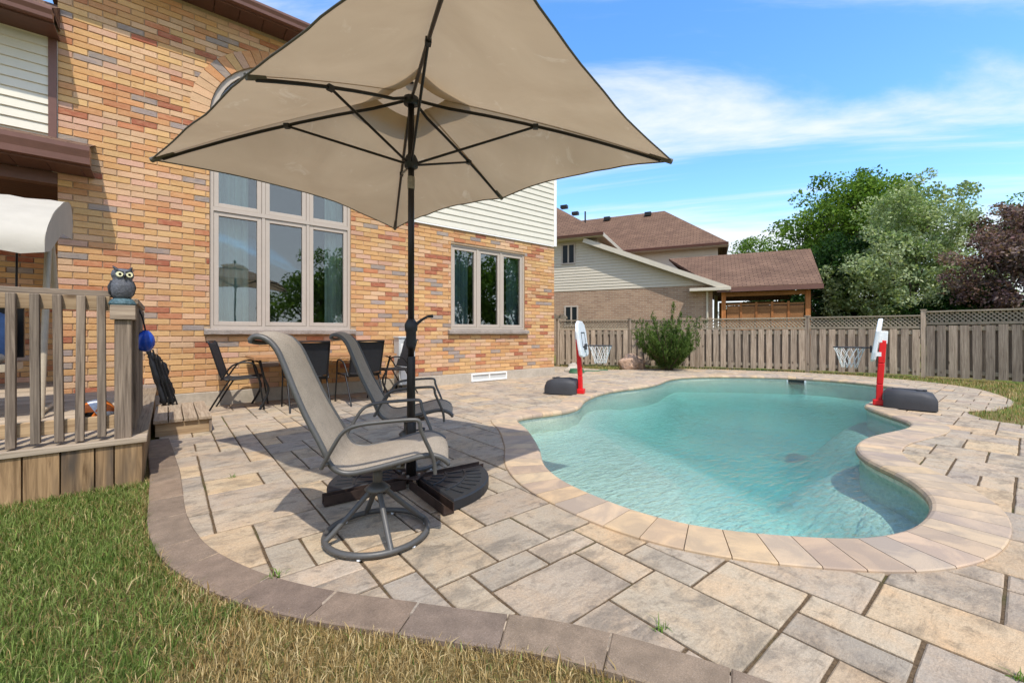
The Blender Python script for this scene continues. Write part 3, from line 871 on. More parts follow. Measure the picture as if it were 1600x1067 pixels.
# mortar wall behind the bricks, with the openings
arch = [(ACX + AR1 * math.cos(PI * t / 24), ACZ + AR1 * math.sin(PI * t / 24)) for t in range(25)]
hole1 = [(W1[0], 1.06), (W1[1], 1.06)] + arch
hole2 = [(W2[0], 1.06), (W2[1], 1.06), (W2[1], W2[3]), (W2[0], W2[3])]
fill('mortar_wall', [(AL, -.3), (AR, -.3), (AR, ZE + .1), (AL, ZE + .1)], [hole1, hole2], 0, 'mortar', house, lambda p: (p[0], WY + .012, p[1]))
side = MB()
side.quad((AR, WY + .012, -.3), (AR, 15, -.3), (AR, 15, ZE + .1), (AR, WY + .012, ZE + .1))
side.quad((AL, WY + .012, -.3), (AL, 9.31, -.3), (AL, 9.31, ZE + .1), (AL, WY + .012, ZE + .1))
side.quad((AL, 9.315, -.3), (-6, 9.315, -.3), (-6, 9.315, ZE), (AL, 9.315, ZE))
side.quad((-6, 15, -.3), (AR, 15, -.3), (AR, 15, ZE + .1), (-6, 15, ZE + .1))
side.build('side_wall', 'far_brick', house, uv=True)
MB().b2((AL, WY - .012, -.1), (AR + .01, WY + .30, ZB)).build('foundation', 'concrete', house, bevel=.01)
# reveals
for (h, nm) in ((hole1, 'window_reveal'), (hole2, 'window_reveal')):
    m = MB(); k = len(h)
    for i in range(k):
        p, q = h[i - 1], h[i]
        m.quad((p[0], WY + .004, p[1]), (q[0], WY + .004, q[1]), (q[0], WY + .16, q[1]), (p[0], WY + .16, p[1]))
    m.build(nm, 'mortar', house)
# interior rooms
m = MB()
def room(m, x0, x1, y0, y1, z0, z1):
    m.quad((x0, y1, z0), (x1, y1, z0), (x1, y1, z1), (x0, y1, z1)); m.quad((x0, y0, z0), (x0, y1, z0), (x0, y1, z1), (x0, y0, z1))
    m.quad((x1, y0, z0), (x1, y1, z0), (x1, y1, z1), (x1, y0, z1)); m.quad((x0, y0, z1), (x1, y0, z1), (x1, y1, z1), (x0, y1, z1))
room(m, -.9, 3.5, WY + .17, 13, .35, 5.6); room(m, 3.6, 7.35, WY + .17, 12, .35, 3.0)
m.build('interior_wall', 'interior', house)
MB().b2((-.95, WY + .17, .25), (7.4, 13, .35)).build('interior_floor', 'interior_floor', house)
def sash(m, x0, x1, z0, z1, w, y0, y1):
    m.b2((x0, y0, z0), (x0 + w, y1, z1)); m.b2((x1 - w, y0, z0), (x1, y1, z1))
    m.b2((x0 + w, y0, z0), (x1 - w, y1, z0 + w)); m.b2((x0 + w, y0, z1 - w), (x1 - w, y1, z1))
def window(x0, x1, z0, z1, rows, cols=3, arched=False):
    fr = MB(); y0, y1 = WY + .03, WY + .13; f = .045
    fr.b2((x0, y0, z0), (x0 + f, y1, z1)); fr.b2((x1 - f, y0, z0), (x1, y1, z1)); fr.b2((x0 + f, y0, z0), (x1 - f, y1, z0 + f))
    if not arched: fr.b2((x0 + f, y0, z1 - f), (x1 - f, y1, z1))
    cw = (x1 - x0 - 2 * f) / cols
    cuts = [z0 + f] + rows + [z1 - (0 if arched else f)]
    for zr in rows: fr.b2((x0 + f, y0 - .004, zr - .03), (x1 - f, y1, zr + .03))
    for c in range(1, cols):
        xm = x0 + f + cw * c; fr.b2((xm - .022, y0 + .003, z0 + f), (xm + .022, y1 - .002, z1 - (0 if arched else f)))
    if arched:
        fr.b2((x0 + f, y0 - .004, z1 - .03), (x1 - f, y1, z1 + .03))
        for i in range(24):
            a0, a1 = PI * i / 24, PI * (i + 1) / 24; ro, ri = AR1 - .002, AR1 - .07
            q = [(ACX + r * math.cos(a), r_z) for r, a, r_z in ((ro, a0, ACZ + ro * math.sin(a0)), (ro, a1, ACZ + ro * math.sin(a1)), (ri, a1, ACZ + ri * math.sin(a1)), (ri, a0, ACZ + ri * math.sin(a0)))]
            fr.add([(p[0], y0, p[1]) for p in q] + [(p[0], y1, p[1]) for p in q], [(0, 1, 2, 3), (0, 4, 5, 1), (2, 6, 7, 3)])
        for a in (PI / 3, 2 * PI / 3): fr.bar((ACX, (y0 + y1) / 2, ACZ), (ACX + (AR1 - .05) * math.cos(a), (y0 + y1) / 2, ACZ + (AR1 - .05) * math.sin(a)), .06, .05)
    wo = fr.build('window', 'frame_tan', house)
    for r in range(len(cuts) - 1):
        za = cuts[r] + (.03 if r > 0 else 0); zb = cuts[r + 1] - (.03 if r < len(rows) else 0)
        if arched and r == len(cuts) - 2: zb -= .03
        for c in range(cols):
            xa = x0 + f + cw * c + (.022 if c else 0); xb = x0 + f + cw * (c + 1) - (.022 if c < cols - 1 else 0)
            s = MB(); sash(s, xa + .004, xb - .004, za + .004, zb - .004, .06, y0 + .012, y1 - .02); s.build('casement', 'frame_tan', wo, bevel=.004)
            MB().b2((xa + .06, y0 + .045, za + .06), (xb - .06, y0 + .052, zb - .06)).build('pane', 'glass', wo)
    if arched:
        pts = [(ACX + (AR1 - .06) * math.cos(PI * t / 24), ACZ + .02 + (AR1 - .06) * math.sin(PI * t / 24)) for t in range(25)]
        MB().add([(p[0], y0 + .048, p[1]) for p in pts], [tuple(range(25))]).build('pane', 'glass', wo)
    return wo
window(*W1, [2.86], 3, True)
window(*W2, [], 3)
for (a, b) in ((.40, 2.54), (4.41, 6.56)):
    s = MB(); n = 18
    top = []; 
    for i in range(n + 1):
        x = a + (b - a) * i / n; top.append((x, random.uniform(-.006, .006)))
    vs = []
    for (x, j) in top: vs += [(x, WY - .07 + j, 1.03 + j * .5), (x, WY - .07 + j * .7, 1.09), (x, WY - .055, 1.105), (x, WY + .05, 1.115), (x, WY + .05, 1.03)]
    fs = [(i * 5 + k, i * 5 + (k + 1) % 5, (i + 1) * 5 + (k + 1) % 5, (i + 1) * 5 + k) for i in range(n) for k in range(5)] + [(0, 1, 2, 3, 4), tuple(n * 5 + k for k in range(5))[::-1]]
    s.add(vs, fs).build('window_sill', 'stone_sill', house)
# basement window
bw = MB(); sash(bw, 4.96, 5.92, .015, .185, .03, WY - .04, WY + .02)
bw.b2((5.42, WY - .035, .04), (5.45, WY + .02, .16))
bwo = bw.build('basement_window', 'white_trim', house)
MB().b2((4.99, WY - .018, .045), (5.89, WY - .014, .155)).build('pane', 'utility', bwo)
# siding above the brick
def siding_run(x0, x1, y, z0, z1, parent, mat='siding', pitch=.127):
    z = z0
    while z < z1 - .02:
        h = min(pitch, z1 - z)
        vs = [(x0, y - .020, z + .006), (x1, y - .020, z + .006), (x1, y - .004, z + h), (x0, y - .004, z + h), (x0, y + .0, z), (x1, y + .0, z)]
        MB().add(vs, [(0, 1, 2, 3), (4, 5, 1, 0), (0, 3, 4), (1, 5, 2)]).build('siding_board', mat, parent); z += h
siding_run(SX, AR - .04, WY - .006, ZS, ZE, house)
MB().b2((AR - .04, WY - .035, ZS - .01), (AR + .05, WY + .05, ZE)).build('corner_trim', 'white_trim', house)
MB().b2((SX - .04, WY - .032, ZS - .01), (SX, WY - .003, ZE)).build('corner_trim', 'white_trim', house)
MB().b2((SX, WY - .028, ZS - .025), (AR - .04, WY - .004, ZS)).build('starter_trim', 'white_trim', house)
# main eave: soffit panels, fascia, gutter, roof
EX0, EX1 = AL - .25, AR + .38; EY = 7.16
x = EX0
while x < EX1 - .05:
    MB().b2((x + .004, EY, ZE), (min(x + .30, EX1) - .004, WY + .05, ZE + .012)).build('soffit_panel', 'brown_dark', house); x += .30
MB().b2((EX0, EY - .02, ZE - .01), (EX1, EY, ZE + .16)).build('fascia', 'brown_metal', house)
def gutter(x0, x1, y, z, d=.11, h=.12):
    pr = [(0, 0), (-d * .75, 0), (-d * .8, h * .35), (-d, h * .75), (-d, h), (-d + .012, h), (-d + .012, h * .8), (-d * .7, .012), (0, .012)]
    n = len(pr); vs = [(X, y + p[0], z + p[1]) for X in (x0, x1) for p in pr]
    fs = [(i, (i + 1) % n, n + (i + 1) % n, n + i) for i in range(n)]
    caps = [(0, 1, 2, 3, 4, 5), (n, n + 1, n + 2, n + 3, n + 4, n + 5)]
    return MB().add(vs, fs).add([(X, y + p[0], z + p[1]) for X in (x0, x1) for p in ((0, 0), (-d * .75, 0), (-d * .8, h * .35), (-d, h * .75), (-d, h), (0, h))], [(0, 1, 2, 3, 4, 5), (11, 10, 9, 8, 7, 6)])
gutter(EX0, EX1, EY - .02, ZE + .01).build('gutter', 'brown_metal', house)
m = MB(); zr = ZE + .15; ry = 11.4
vs = [(EX0, EY - .03, zr), (EX1, EY - .03, zr), (EX1, 15.6, zr), (EX0, 15.6, zr), (EX0 + 3.2, ry, zr + 1.9), (EX1 - 3.2, ry, zr + 1.9)]
m.add(vs, [(0, 1, 5, 4), (1, 2, 5), (2, 3, 4, 5), (3, 0, 4)]).build('roof', 'shingle', house, uv=True)
# porch on the left: lower eave, beam, ceiling, upper siding wall and eave
PX = -.71
gutter(-5, PX, 7.06, 3.02, .12, .20).build('porch_gutter', 'brown_metal', house)
MB().b2((-5, 7.06, 3.00), (PX, 7.08, 3.22)).build('porch_fascia', 'brown_metal', house)
x = -5
while x < PX - .02:
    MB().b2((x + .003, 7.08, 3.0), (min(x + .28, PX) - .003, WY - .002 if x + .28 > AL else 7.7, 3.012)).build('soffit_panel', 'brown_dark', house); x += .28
MB().add([(-5, 6.95, 3.225), (PX, 6.95, 3.225), (PX, WY - .001, 3.42), (-5, WY - .001, 3.42), (-5, 6.95, 3.21), (PX, 6.95, 3.21)], [(0, 1, 2, 3), (0, 4, 5, 1)]).build('porch_roof', 'shingle', house, uv=True)
MB().b2((-5, WY + .02, 2.86), (AL, WY + .16, 3.0)).build('porch_beam', 'brown_metal', house)
y = WY + .17
while y < 9.28:
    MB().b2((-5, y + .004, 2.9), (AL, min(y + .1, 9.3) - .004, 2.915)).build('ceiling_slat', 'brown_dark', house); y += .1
siding_run(-5, AL - .06, WY - .004, 3.44, 4.62, house, 'siding', .115)
MB().b2((-5, WY, 3.0), (AL, WY + .05, 4.9)).build('porch_upper_wall', 'siding', house)
MB().b2((AL - .075, WY - .03, 3.40), (AL - .005, WY - .001, 4.62)).build('corner_trim', 'brown_metal', house)
gutter(-5, AL + .02, 7.12, 4.62, .11, .12).build('upper_gutter', 'brown_metal', house)
MB().b2((-5, 7.12, 4.60), (AL + .02, WY - .006, 4.62)).build('upper_soffit', 'brown_dark', house)
MB().add([(-5, 7.02, 4.74), (AL + .02, 7.02, 4.74), (AL + .02, WY + .5, 5.30), (-5, WY + .5, 5.30), (-5, 7.02, 4.72), (AL + .02, 7.02, 4.72), (AL + .02, WY + .5, 4.72)], [(0, 1, 2, 3), (0, 4, 5, 1), (1, 5, 6, 2)]).build('upper_roof', 'shingle', house, uv=True)

# curtains behind the glass
def curtain(x0, x1, z0, z1, y, mat, label):
    m = MB(); n = 40; vs = []
    for i in range(n + 1):
        x = x0 + (x1 - x0) * i / n; d = .035 * math.sin(i / n * (x1 - x0) * 62) + .012 * math.sin(i * 1.7)
        vs += [(x, y + d, z0), (x + .006 * math.sin(i * .9), y + d * 1.1, (z0 + z1) / 2), (x, y + d * .8, z1)]
    m.add(vs, [(i * 3 + k, (i + 1) * 3 + k, (i + 1) * 3 + k + 1, i * 3 + k + 1) for i in range(n) for k in range(2)], None, True)
    tag(m.build('curtain', mat), label, 'curtain', 'curtains inside the house windows')
curtain(.50, .98, 1.0, 4.4, WY + .30, 'curtain', 'pale sheer curtain at the left side of the tall arched window')
curtain(2.12, 2.46, 1.0, 4.4, WY + .30, 'curtain', 'pale sheer curtain at the right side of the tall arched window')
curtain(4.62, 5.02, 1.0, 2.75, WY + .22, 'curtain_blue', 'grey blue curtain at the left of the smaller three pane window')
curtain(6.10, 6.62, 1.0, 2.75, WY + .22, 'curtain_blue', 'grey blue curtain at the right of the smaller three pane window')

# ------------------------------------------------------------------ deck with railing
DZ = .312; DA = -.135; DB = 3.98
deck = thing('wooden_deck', 'weathered raised wooden deck with plank skirt and baluster railing', 'deck', (DA, DB, 0))
def dk(m, name, mat, bevel=.004):
    m.v = [(v[0] - DA, v[1] - DB, v[2]) for v in m.v]
    return m.build(name, mat, deck, bevel=bevel)
y = DB + .135
while y < 9.25:
    dk(MB().b2((-3.6 if y < WY else -3.6, y + .004, DZ - .032), (DA - .145 if y < WY - .14 else AL - .01, y + .131, DZ + random.uniform(-.002, .001))), 'deck_board', 'deck_board_x'); y += .137
dk(MB().b2((-3.6, DB - .02, DZ - .034), (DA + .02, DB + .13, DZ + .003)), 'deck_board', 'deck_board_x')
dk(MB().b2((DA - .14, DB + .134, DZ - .034), (DA + .02, WY - .02, DZ + .002)), 'deck_board', 'deck_board_y')
x = DA - .002; ws = [.15, .095, .16, .165, .155, .15, .14, .16, .15, .15, .16, .14, .15]
k = 0
while x > -3.4:
    w = ws[k % len(ws)]; k += 1
    dk(MB().b2((x - w + .004, DB - .004 + random.uniform(-.003, .003), -.06), (x - .003, DB + .022, DZ - .036)), 'skirt_board', 'skirt'); x -= w
y = DB + .03
while y < WY - .1:
    w = random.uniform(.135, .165)
    dk(MB().b2((DA - .022, y + .003, -.06), (DA + random.uniform(-.002, .003), min(y + w, WY - .03) - .003, DZ - .036)), 'skirt_board', 'skirt'); y += w
dk(MB().b2((-3.5, DB + .05, -.06), (DA - .06, WY - .05, DZ - .05)), 'deck_frame', 'skirt')
def post(x, y, z1):
    dk(MB().b2((x - .045, y - .045, DZ), (x + .045, y + .045, z1 - .1)), 'post', 'deck_post', .006)
    c = MB()
    c.b2((x - .066, y - .066, z1 - .10), (x + .066, y - .046, z1)); c.b2((x - .066, y + .046, z1 - .10), (x + .066, y + .066, z1))
    c.b2((x - .066, y - .046, z1 - .10), (x - .046, y + .046, z1)); c.b2((x + .046, y - .046, z1 - .10), (x + .066, y + .046, z1))
    c.b2((x - .0455, y - .0455, z1 - .1), (x + .0455, y + .0455, z1 - .004))
    dk(c, 'post_collar', 'deck_rail_x', .003)
PXC, PYC = -.243, 4.05
post(PXC, PYC, 1.242); post(PXC, 5.36, 1.242); post(-3.2, PYC, 1.242)
dk(MB().b2((-3.5, PYC + .05, 1.305), (PXC - .0, PYC + .18, 1.345)), 'top_rail', 'deck_rail_x')
dk(MB().b2((-3.5, PYC - .005, 1.205), (PXC - .07, PYC + .033, 1.303)), 'upper_rail', 'rail_tan')
dk(MB().b2((-3.5, PYC - .005, .385), (PXC - .047, PYC + .033, .475)), 'lower_rail', 'rail_tan')
dk(MB().b2((PXC - .06, PYC + .184, 1.265), (PXC + .07, 5.42, 1.305)), 'top_rail', 'deck_rail_y')
dk(MB().b2((PXC - .02, PYC + .075, 1.165), (PXC + .018, 5.29, 1.262)), 'upper_rail', 'deck_rail_y')
dk(MB().b2((PXC - .02, PYC + .05, .385), (PXC + .018, 5.31, .475)), 'lower_rail', 'deck_rail_y')
k = 0
for x in [-.352 - .102 * i for i in range(30)]:
    t = random.uniform(-.006, .006)
    m = MB().bar((x + t, PYC - .027, .335 + random.uniform(-.02, .02)), (x - t, PYC - .027, 1.30), .043, .042, up=(0, 1, 0)); dk(m, 'baluster', 'deck_post', .004)
for y in [PYC + .14 + .105 * i for i in range(11)]:
    dk(MB().b2((PXC + .020, y - .021, .345), (PXC + .061, y + .021, 1.26)), 'baluster', 'deck_post', .004)

step = thing('deck_step', 'low wooden step of four boards beside the deck', 'step', (-.12, 5.52, 0))
for i in range(4):
    MB().b2((.005 + i * .122, 0, .135), (.118 + i * .122, 1.25, .168 + random.uniform(-.002, .002))).build('step_board', 'deck_board_y', step, bevel=.004)
MB().b2((.02, .03, 0), (.47, .065, .134)).build('riser_board', 'rail_tan', step, bevel=.003)
MB().b2((.02, 1.19, 0), (.47, 1.22, .134)).build('riser_board', 'rail_tan', step)
MB().b2((.435, .067, .0), (.47, 1.188, .134)).build('side_board', 'deck_board_y', step)
MB().b2((.462, .012, .0), (.485, .06, .134)).build('corner_block', 'deck_post', step)

# ------------------------------------------------------------------ parasol, its stand and weights
UMB = (1.29, 2.676)
stand_top = .09
stand = thing('umbrella_stand', 'rusty steel cross stand holding the parasol pole', 'umbrella stand', (UMB[0], UMB[1], 0), R(-3.5))
for k in range(4):
    a = k * PI / 2; d = Vector((math.cos(a), math.sin(a), 0)); s = Vector((-d.y, d.x, 0))
    m = MB()
    m.bar(d * .05 + Vector((0, 0, .010)), d * .56 + Vector((0, 0, .010)), .065, .008)
    for q in (-1, 1): m.bar(d * .05 + s * .031 * q + Vector((0, 0, .035)), d * .56 + s * .031 * q + Vector((0, 0, .035)), .005, .06)
    m.build('cross_arm', 'rust_steel', stand)
MB().box((0, 0, .075), (.15, .15, .010), R(45)).build('base_plate', 'rust_steel', stand, bevel=.003)
for k in range(4):
    a = k * PI / 2 + PI / 4
    MB().lathe([(.011, 0), (.011, .012), (.006, .015)], 6, (.055 * math.cos(a), .055 * math.sin(a), .080), False).build('bolt', 'chrome', stand)
MB().lathe([(.034, 0), (.034, .36), (.030, .365)], 20, (0, 0, .080)).build('pole_sleeve', 'pole_black', stand)
for yy in (.30,):
    MB().tube([(.03, 0, .08 + yy), (.075, 0, .08 + yy)], .006, 6).lathe([(.016, -.012), (.02, 0), (.016, .012)], 8, (.083, 0, .08 + yy)).build('clamp_knob', 'resin_black', stand)

def weight(a0, label):
    t = thing('base_weight', label, 'weight', (UMB[0], UMB[1], 0), R(-3.5) + a0, 'parasol base weights')
    o = .045; Rr = .53; N = 14
    pts = [(o, o)] + [(max(o, Rr * math.cos(PI / 2 * i / N)), max(o, Rr * math.sin(PI / 2 * i / N))) for i in range(N + 1)]
    MB().slab(pts, .004, .066, .010).build('slab', 'resin_black', t)
    rib = MB(); 
    for i in range(1, 10):
        a = PI / 2 * i / 10
        for (r0, r1) in ((.14, .22), (.25, .35), (.38, .48)):
            if (i + int(r0 * 10)) % 2 == 0 or r0 > .3:
                p = Vector((r0 * math.cos(a), r0 * math.sin(a), .067)); q = Vector((r1 * math.cos(a), r1 * math.sin(a), .067))
                if min(p.x, p.y) > o + .015: rib.bar(p, q, .010 if r0 < .3 else .014, .008)
    for r in (.235, .365):
        rib.tube([(r * math.cos(PI / 2 * (.14 + .72 * i / 10)), r * math.sin(PI / 2 * (.14 + .72 * i / 10)), .067) for i in range(11)], .006, 5)
    rib.build('raised_ribs', 'resin_black', t)
    return t
weight(-PI / 2, 'black ribbed quarter round weight on the pool side of the parasol pole')
weight(PI / 2, 'black ribbed quarter round weight on the deck side of the parasol pole')

umb = thing('patio_umbrella', 'large beige rectangular market parasol over the patio chairs', 'umbrella', (UMB[0], UMB[1], .085), 0)
zo = .085
MB().lathe([(.0285, 0), (.0285, .80), (.026, .805)], 20).build('lower_pole', 'pole_black', umb)
MB().lathe([(.0215, 0), (.0215, 2.66 - zo - .80)], 20, (0, 0, .80)).build('upper_pole', 'pole_black', umb)
crk = MB().lathe([(.029, 0), (.034, .02), (.034, .11), (.042, .125), (.044, .16), (.030, .19), (.022, .20)], 16, (0, 0, .86)).build('crank_housing', 'resin_black', umb)
ca = R(-39.17)
cd = Vector((math.cos(ca), math.sin(ca), 0))
MB().tube([cd * .03 + Vector((0, 0, 1.02)), cd * .075 + Vector((0, 0, 1.055)), cd * .11 + Vector((0, 0, 1.075)), cd * .15 + Vector((0, 0, 1.08))], [.012, .009, .009, .012], 8).build('crank_handle', 'resin_black', crk)
MB().lathe([(.0235, 0), (.0245, .01), (.0245, .075), (.0235, .085)], 16, (0, 0, 2.03 - zo)).build('tilt_joint', 'joint_tape', umb)
HUBZ, RUNZ, RIMZ = 2.635, 2.21, 2.229
MB().lathe([(.03, -.03), (.05, -.025), (.05, .02), (.03, .03)], 16, (0, 0, HUBZ - zo)).build('crown_hub', 'resin_black', umb)
MB().lathe([(.03, -.04), (.046, -.03), (.046, .02), (.032, .05)], 16, (0, 0, RUNZ - zo)).build('runner_hub', 'resin_black', umb)
ua = R(-74.8)
ux = Vector((math.cos(ua), math.sin(ua), 0)); uy = Vector((-ux.y, ux.x, 0))
LX, LY = 1.453, 1.034
tips = [(i * LX, j * LY, RIMZ + .0148 * i * LX - .0286 * j * LY + (.038 if i == 0 else 0)) for i, j in ((-1, -1), (0, -1), (1, -1), (1, 1), (0, 1), (-1, 1))]
def U(p): return ux * p[0] + uy * p[1] + Vector((0, 0, p[2] - zo))
for tp in tips:
    q = Vector(tp); h = Vector((0, 0, HUBZ)); e = q.copy(); e.x *= .955; e.y *= .955; e.z = h.z + (q.z - h.z) * .955
    L = math.hypot(q.x, q.y)
    bow = .035 * L
    def rp(t): return h.lerp(e, t) + Vector((0, 0, bow * 4 * t * (1 - t) * .6))
    d0 = Vector((q.x, q.y, 0)).normalized() * .045
    rib = MB().tube([U(h + d0)] + [U(rp(t) - Vector((0, 0, .014))) for t in (.15, .3, .45, .6, .75, .9, 1.0)], .0105, 6).build('rib', 'pole_black', umb)
    mid = rp(.5 if L > 1.3 else .6) - Vector((0, 0, .018))
    MB().tube([U(Vector((d0.x, d0.y, RUNZ))), U(mid)], .0085, 6).build('strut', 'pole_black', umb)
    MB().box(U(mid), (.035, .03, .03), ua + math.atan2(q.y, q.x)).build('strut_bracket', 'resin_black', rib)
    MB().tube([U(rp(.955)), U(q * 1.0 - Vector((0, 0, .004)))], [.014, .018], 6).build('end_pocket', 'hem', rib)
NT_, NR_ = 14, 14
TOPZ = 2.695
for i in range(6):
    A = Vector(tips[i]); Bt = Vector(tips[(i + 1) % 6]); wdt = (Bt - A).length
    vs = []; edge = []
    for r in range(NR_ + 1):
        rr = .13 + .87 * r / NR_
        for t in range(NT_ + 1):
            tt = t / NT_
            p = A.lerp(Bt, tt)
            k = 4 * tt * (1 - tt)
            La = math.hypot(A.x, A.y) * (1 - tt) + math.hypot(Bt.x, Bt.y) * tt
            sag = 1 - (.075 if wdt > 1.9 else .035) * k * rr ** 3
            q = Vector((p.x * rr * sag, p.y * rr * sag, 0))
            q.z = TOPZ + (p.z - TOPZ) * (rr ** .93) + .022 * La * 4 * rr * (1 - rr) - .035 * k * math.sin(PI * rr) * wdt / 2 + .03 * k * rr ** 4 * wdt
            q.z += (.022 * mnoise.noise(Vector((p.x * rr * 2.2, p.y * rr * 2.2, i))) + .008 * mnoise.noise(Vector((p.x * rr * 7, p.y * rr * 7, i)))) * min(1, rr * 2) * k
            vs.append(U(q))
            if r == NR_: edge.append(U(q))
    pn = MB().add(vs, [(r * (NT_ + 1) + t, r * (NT_ + 1) + t + 1, (r + 1) * (NT_ + 1) + t + 1, (r + 1) * (NT_ + 1) + t) for r in range(NR_) for t in range(NT_)], None, True).build('canopy_panel', 'canopy', umb)
    MB().tube(edge, .0055, 5).build('hem', 'hem', pn)
    MB().add([q_ + o_ for k_ in range(NR_ + 1) for q_, o_ in ((vs[k_ * (NT_ + 1)], Vector((0, 0, -.004))), (vs[k_ * (NT_ + 1)].lerp(vs[k_ * (NT_ + 1) + NT_], .012 / max(.05, (vs[k_ * (NT_ + 1)] - vs[k_ * (NT_ + 1) + NT_]).length)), Vector((0, 0, -.004))))], [(2 * k_, 2 * k_ + 1, 2 * k_ + 3, 2 * k_ + 2) for k_ in range(NR_)]).build('seam', 'canopy', pn)
# vent cap above the opening at the top
vv = []
for i in range(6):
    A = Vector(tips[i]); vv.append(U(Vector((A.x * .24, A.y * .24, TOPZ - .035))))
MB().add(vv + [U(Vector((0, 0, TOPZ + .07)))], [(i, (i + 1) % 6, 6) for i in range(6)]).build('vent_cap', 'canopy', umb)
MB().lathe([(.012, 0), (.03, .02), (.034, .05), (.02, .085), (.004, .1)], 12, U(Vector((0, 0, TOPZ + .06)))).build('finial', 'pole_black', umb)

# ------------------------------------------------------------------ swivel sling chairs
def make_swivel(label):
    t = thing('swivel_chair', label, 'chair', (0, 0, 0), 0, 'swivel patio chairs under the parasol')
    prof = [(-.535, 1.015), (-.517, 1.032), (-.470, 1.022), (-.425, .975), (-.387, .893), (-.345, .79), (-.2945, .675), (-.235, .56), (-.205, .50), (-.188, .455), (-.155, .417), (-.103, .401), (-.019, .410), (.125, .440), (.225, .462), (.280, .462), (.325, .445), (.355, .42)]
    sp = spline([(p[0], 0, p[1]) for p in prof], 3)
    hw = .235
    hwz = lambda z: .235 - .055 * max(0, min(1, (z - .5) / .5))
    for s in (-1, 1):
        MB().tube([(p.x, s * hwz(p.z), p.z) for p in sp], .0138, 8).build('side_rail', 'frame_grey', t)
        arm = spline([(-.214, s * .27, .44), (-.165, s * .285, .53), (-.115, s * .292, .605), (-.047, s * .295, .634), (.08, s * .295, .645), (.195, s * .295, .648), (.218, s * .292, .632), (.226, s * .288, .59), (.274, s * .27, .477), (.287, s * .262, .42), (.289, s * .262, .381)], 4)
        MB().tube(arm, .0125, 8, flat=.75).build('armrest', 'frame_grey', t)
        br = MB()
        br.tube([(-.205, s * .27, .455), (-.19, s * .235, .45)], .008, 6).tube([(.285, s * .265, .44), (.285, s * .235, .455)], .008, 6)
        br.build('arm_bolt', 'chrome', t)
    n = 8; vs = []
    # the sling sags between its rails
    for k, p in enumerate(sp):
        a = sp[max(k - 1, 0)]; b = sp[min(k + 1, len(sp) - 1)]; d = (b - a).normalized(); nr = Vector((d.z, 0, -d.x))
        for j in range(n + 1):
            hk = hwz(p.z); y = -hk + 2 * hk * j / n; sg = .022 * (1 - (y / hk) ** 2) * (1 if 0 < k < len(sp) - 1 else .3)
            vs.append(Vector((p.x, y, p.z)) - nr * sg * (-1 if False else 1) + Vector((0, 0, .004)))
    m = len(sp); fs = [(r * (n + 1) + c, r * (n + 1) + c + 1, (r + 1) * (n + 1) + c + 1, (r + 1) * (n + 1) + c) for r in range(m - 1) for c in range(n)]
    kb = int(m * .58)
    MB().add(vs[:(kb + 1) * (n + 1)], [f for f in fs if max(f) < (kb + 1) * (n + 1)], None, True).build('backrest', 'sling', t)
    MB().add(vs[kb * (n + 1):], [tuple(i - kb * (n + 1) for i in f) for f in fs if min(f) >= kb * (n + 1)], None, True).build('seat', 'sling', t)
    cb = MB()
    for q in (prof[0], (.352, .420), (-.10, .392), (.12, .428)):
        cb.tube(arc((q[0], -hwz(q[1]), q[1] - .004), (q[0], hwz(q[1]), q[1] - .004), (0, 0, -.028 if q[1] < .9 else -.012), 6), .011, 6)
    cb.build('cross_bar', 'frame_grey', t)
    # swivel mechanism and ring base
    hb = MB().box((.01, 0, .365), (.26, .16, .012)).lathe([(.024, .24), (.024, .36)], 12).lathe([(.062, .236), (.066, .243), (.045, .262), (.024, .275)], 20)
    hb.build('swivel_hub', 'frame_grey', t)
    lg = .255
    for k in range(4):
        a = R(20) + k * PI / 2
        c, s_ = math.cos(a), math.sin(a)
        MB().tube([(c * .025, s_ * .025, .245), (c * .05, s_ * .05, .22), (c * .13, s_ * .13, .14), (c * .22, s_ * .22, .055), (c * lg, s_ * lg, .024)], .0145, 8).build('leg', 'frame_grey', t)
    ring = MB().tube([(lg * math.cos(2 * PI * i / 40), lg * math.sin(2 * PI * i / 40), .022) for i in range(40)], .0155, 8, closed=True).build('base_ring', 'frame_grey', t)
    for k in range(6):
        a = k * PI / 3 + .3
        MB().lathe([(.009, 0), (.011, .003), (.009, .010)], 8, (lg * math.cos(a), lg * math.sin(a), .0)).build('glide', 'white_plastic', ring)
    return t
ch1 = make_swivel('taupe sling swivel chair nearest the camera, standing in front of the parasol pole')
ch1.location = (.847, 2.148, .001); ch1.rotation_euler = (0, 0, R(11.5 - 39.17))
ch2 = copy_tree(ch1); ch2['label'] = 'taupe sling swivel chair behind the parasol pole, nearer the house wall'
ch2.location = (1.485, 3.155, .001); ch2.rotation_euler = (0, 0, R(10 - 39.17))

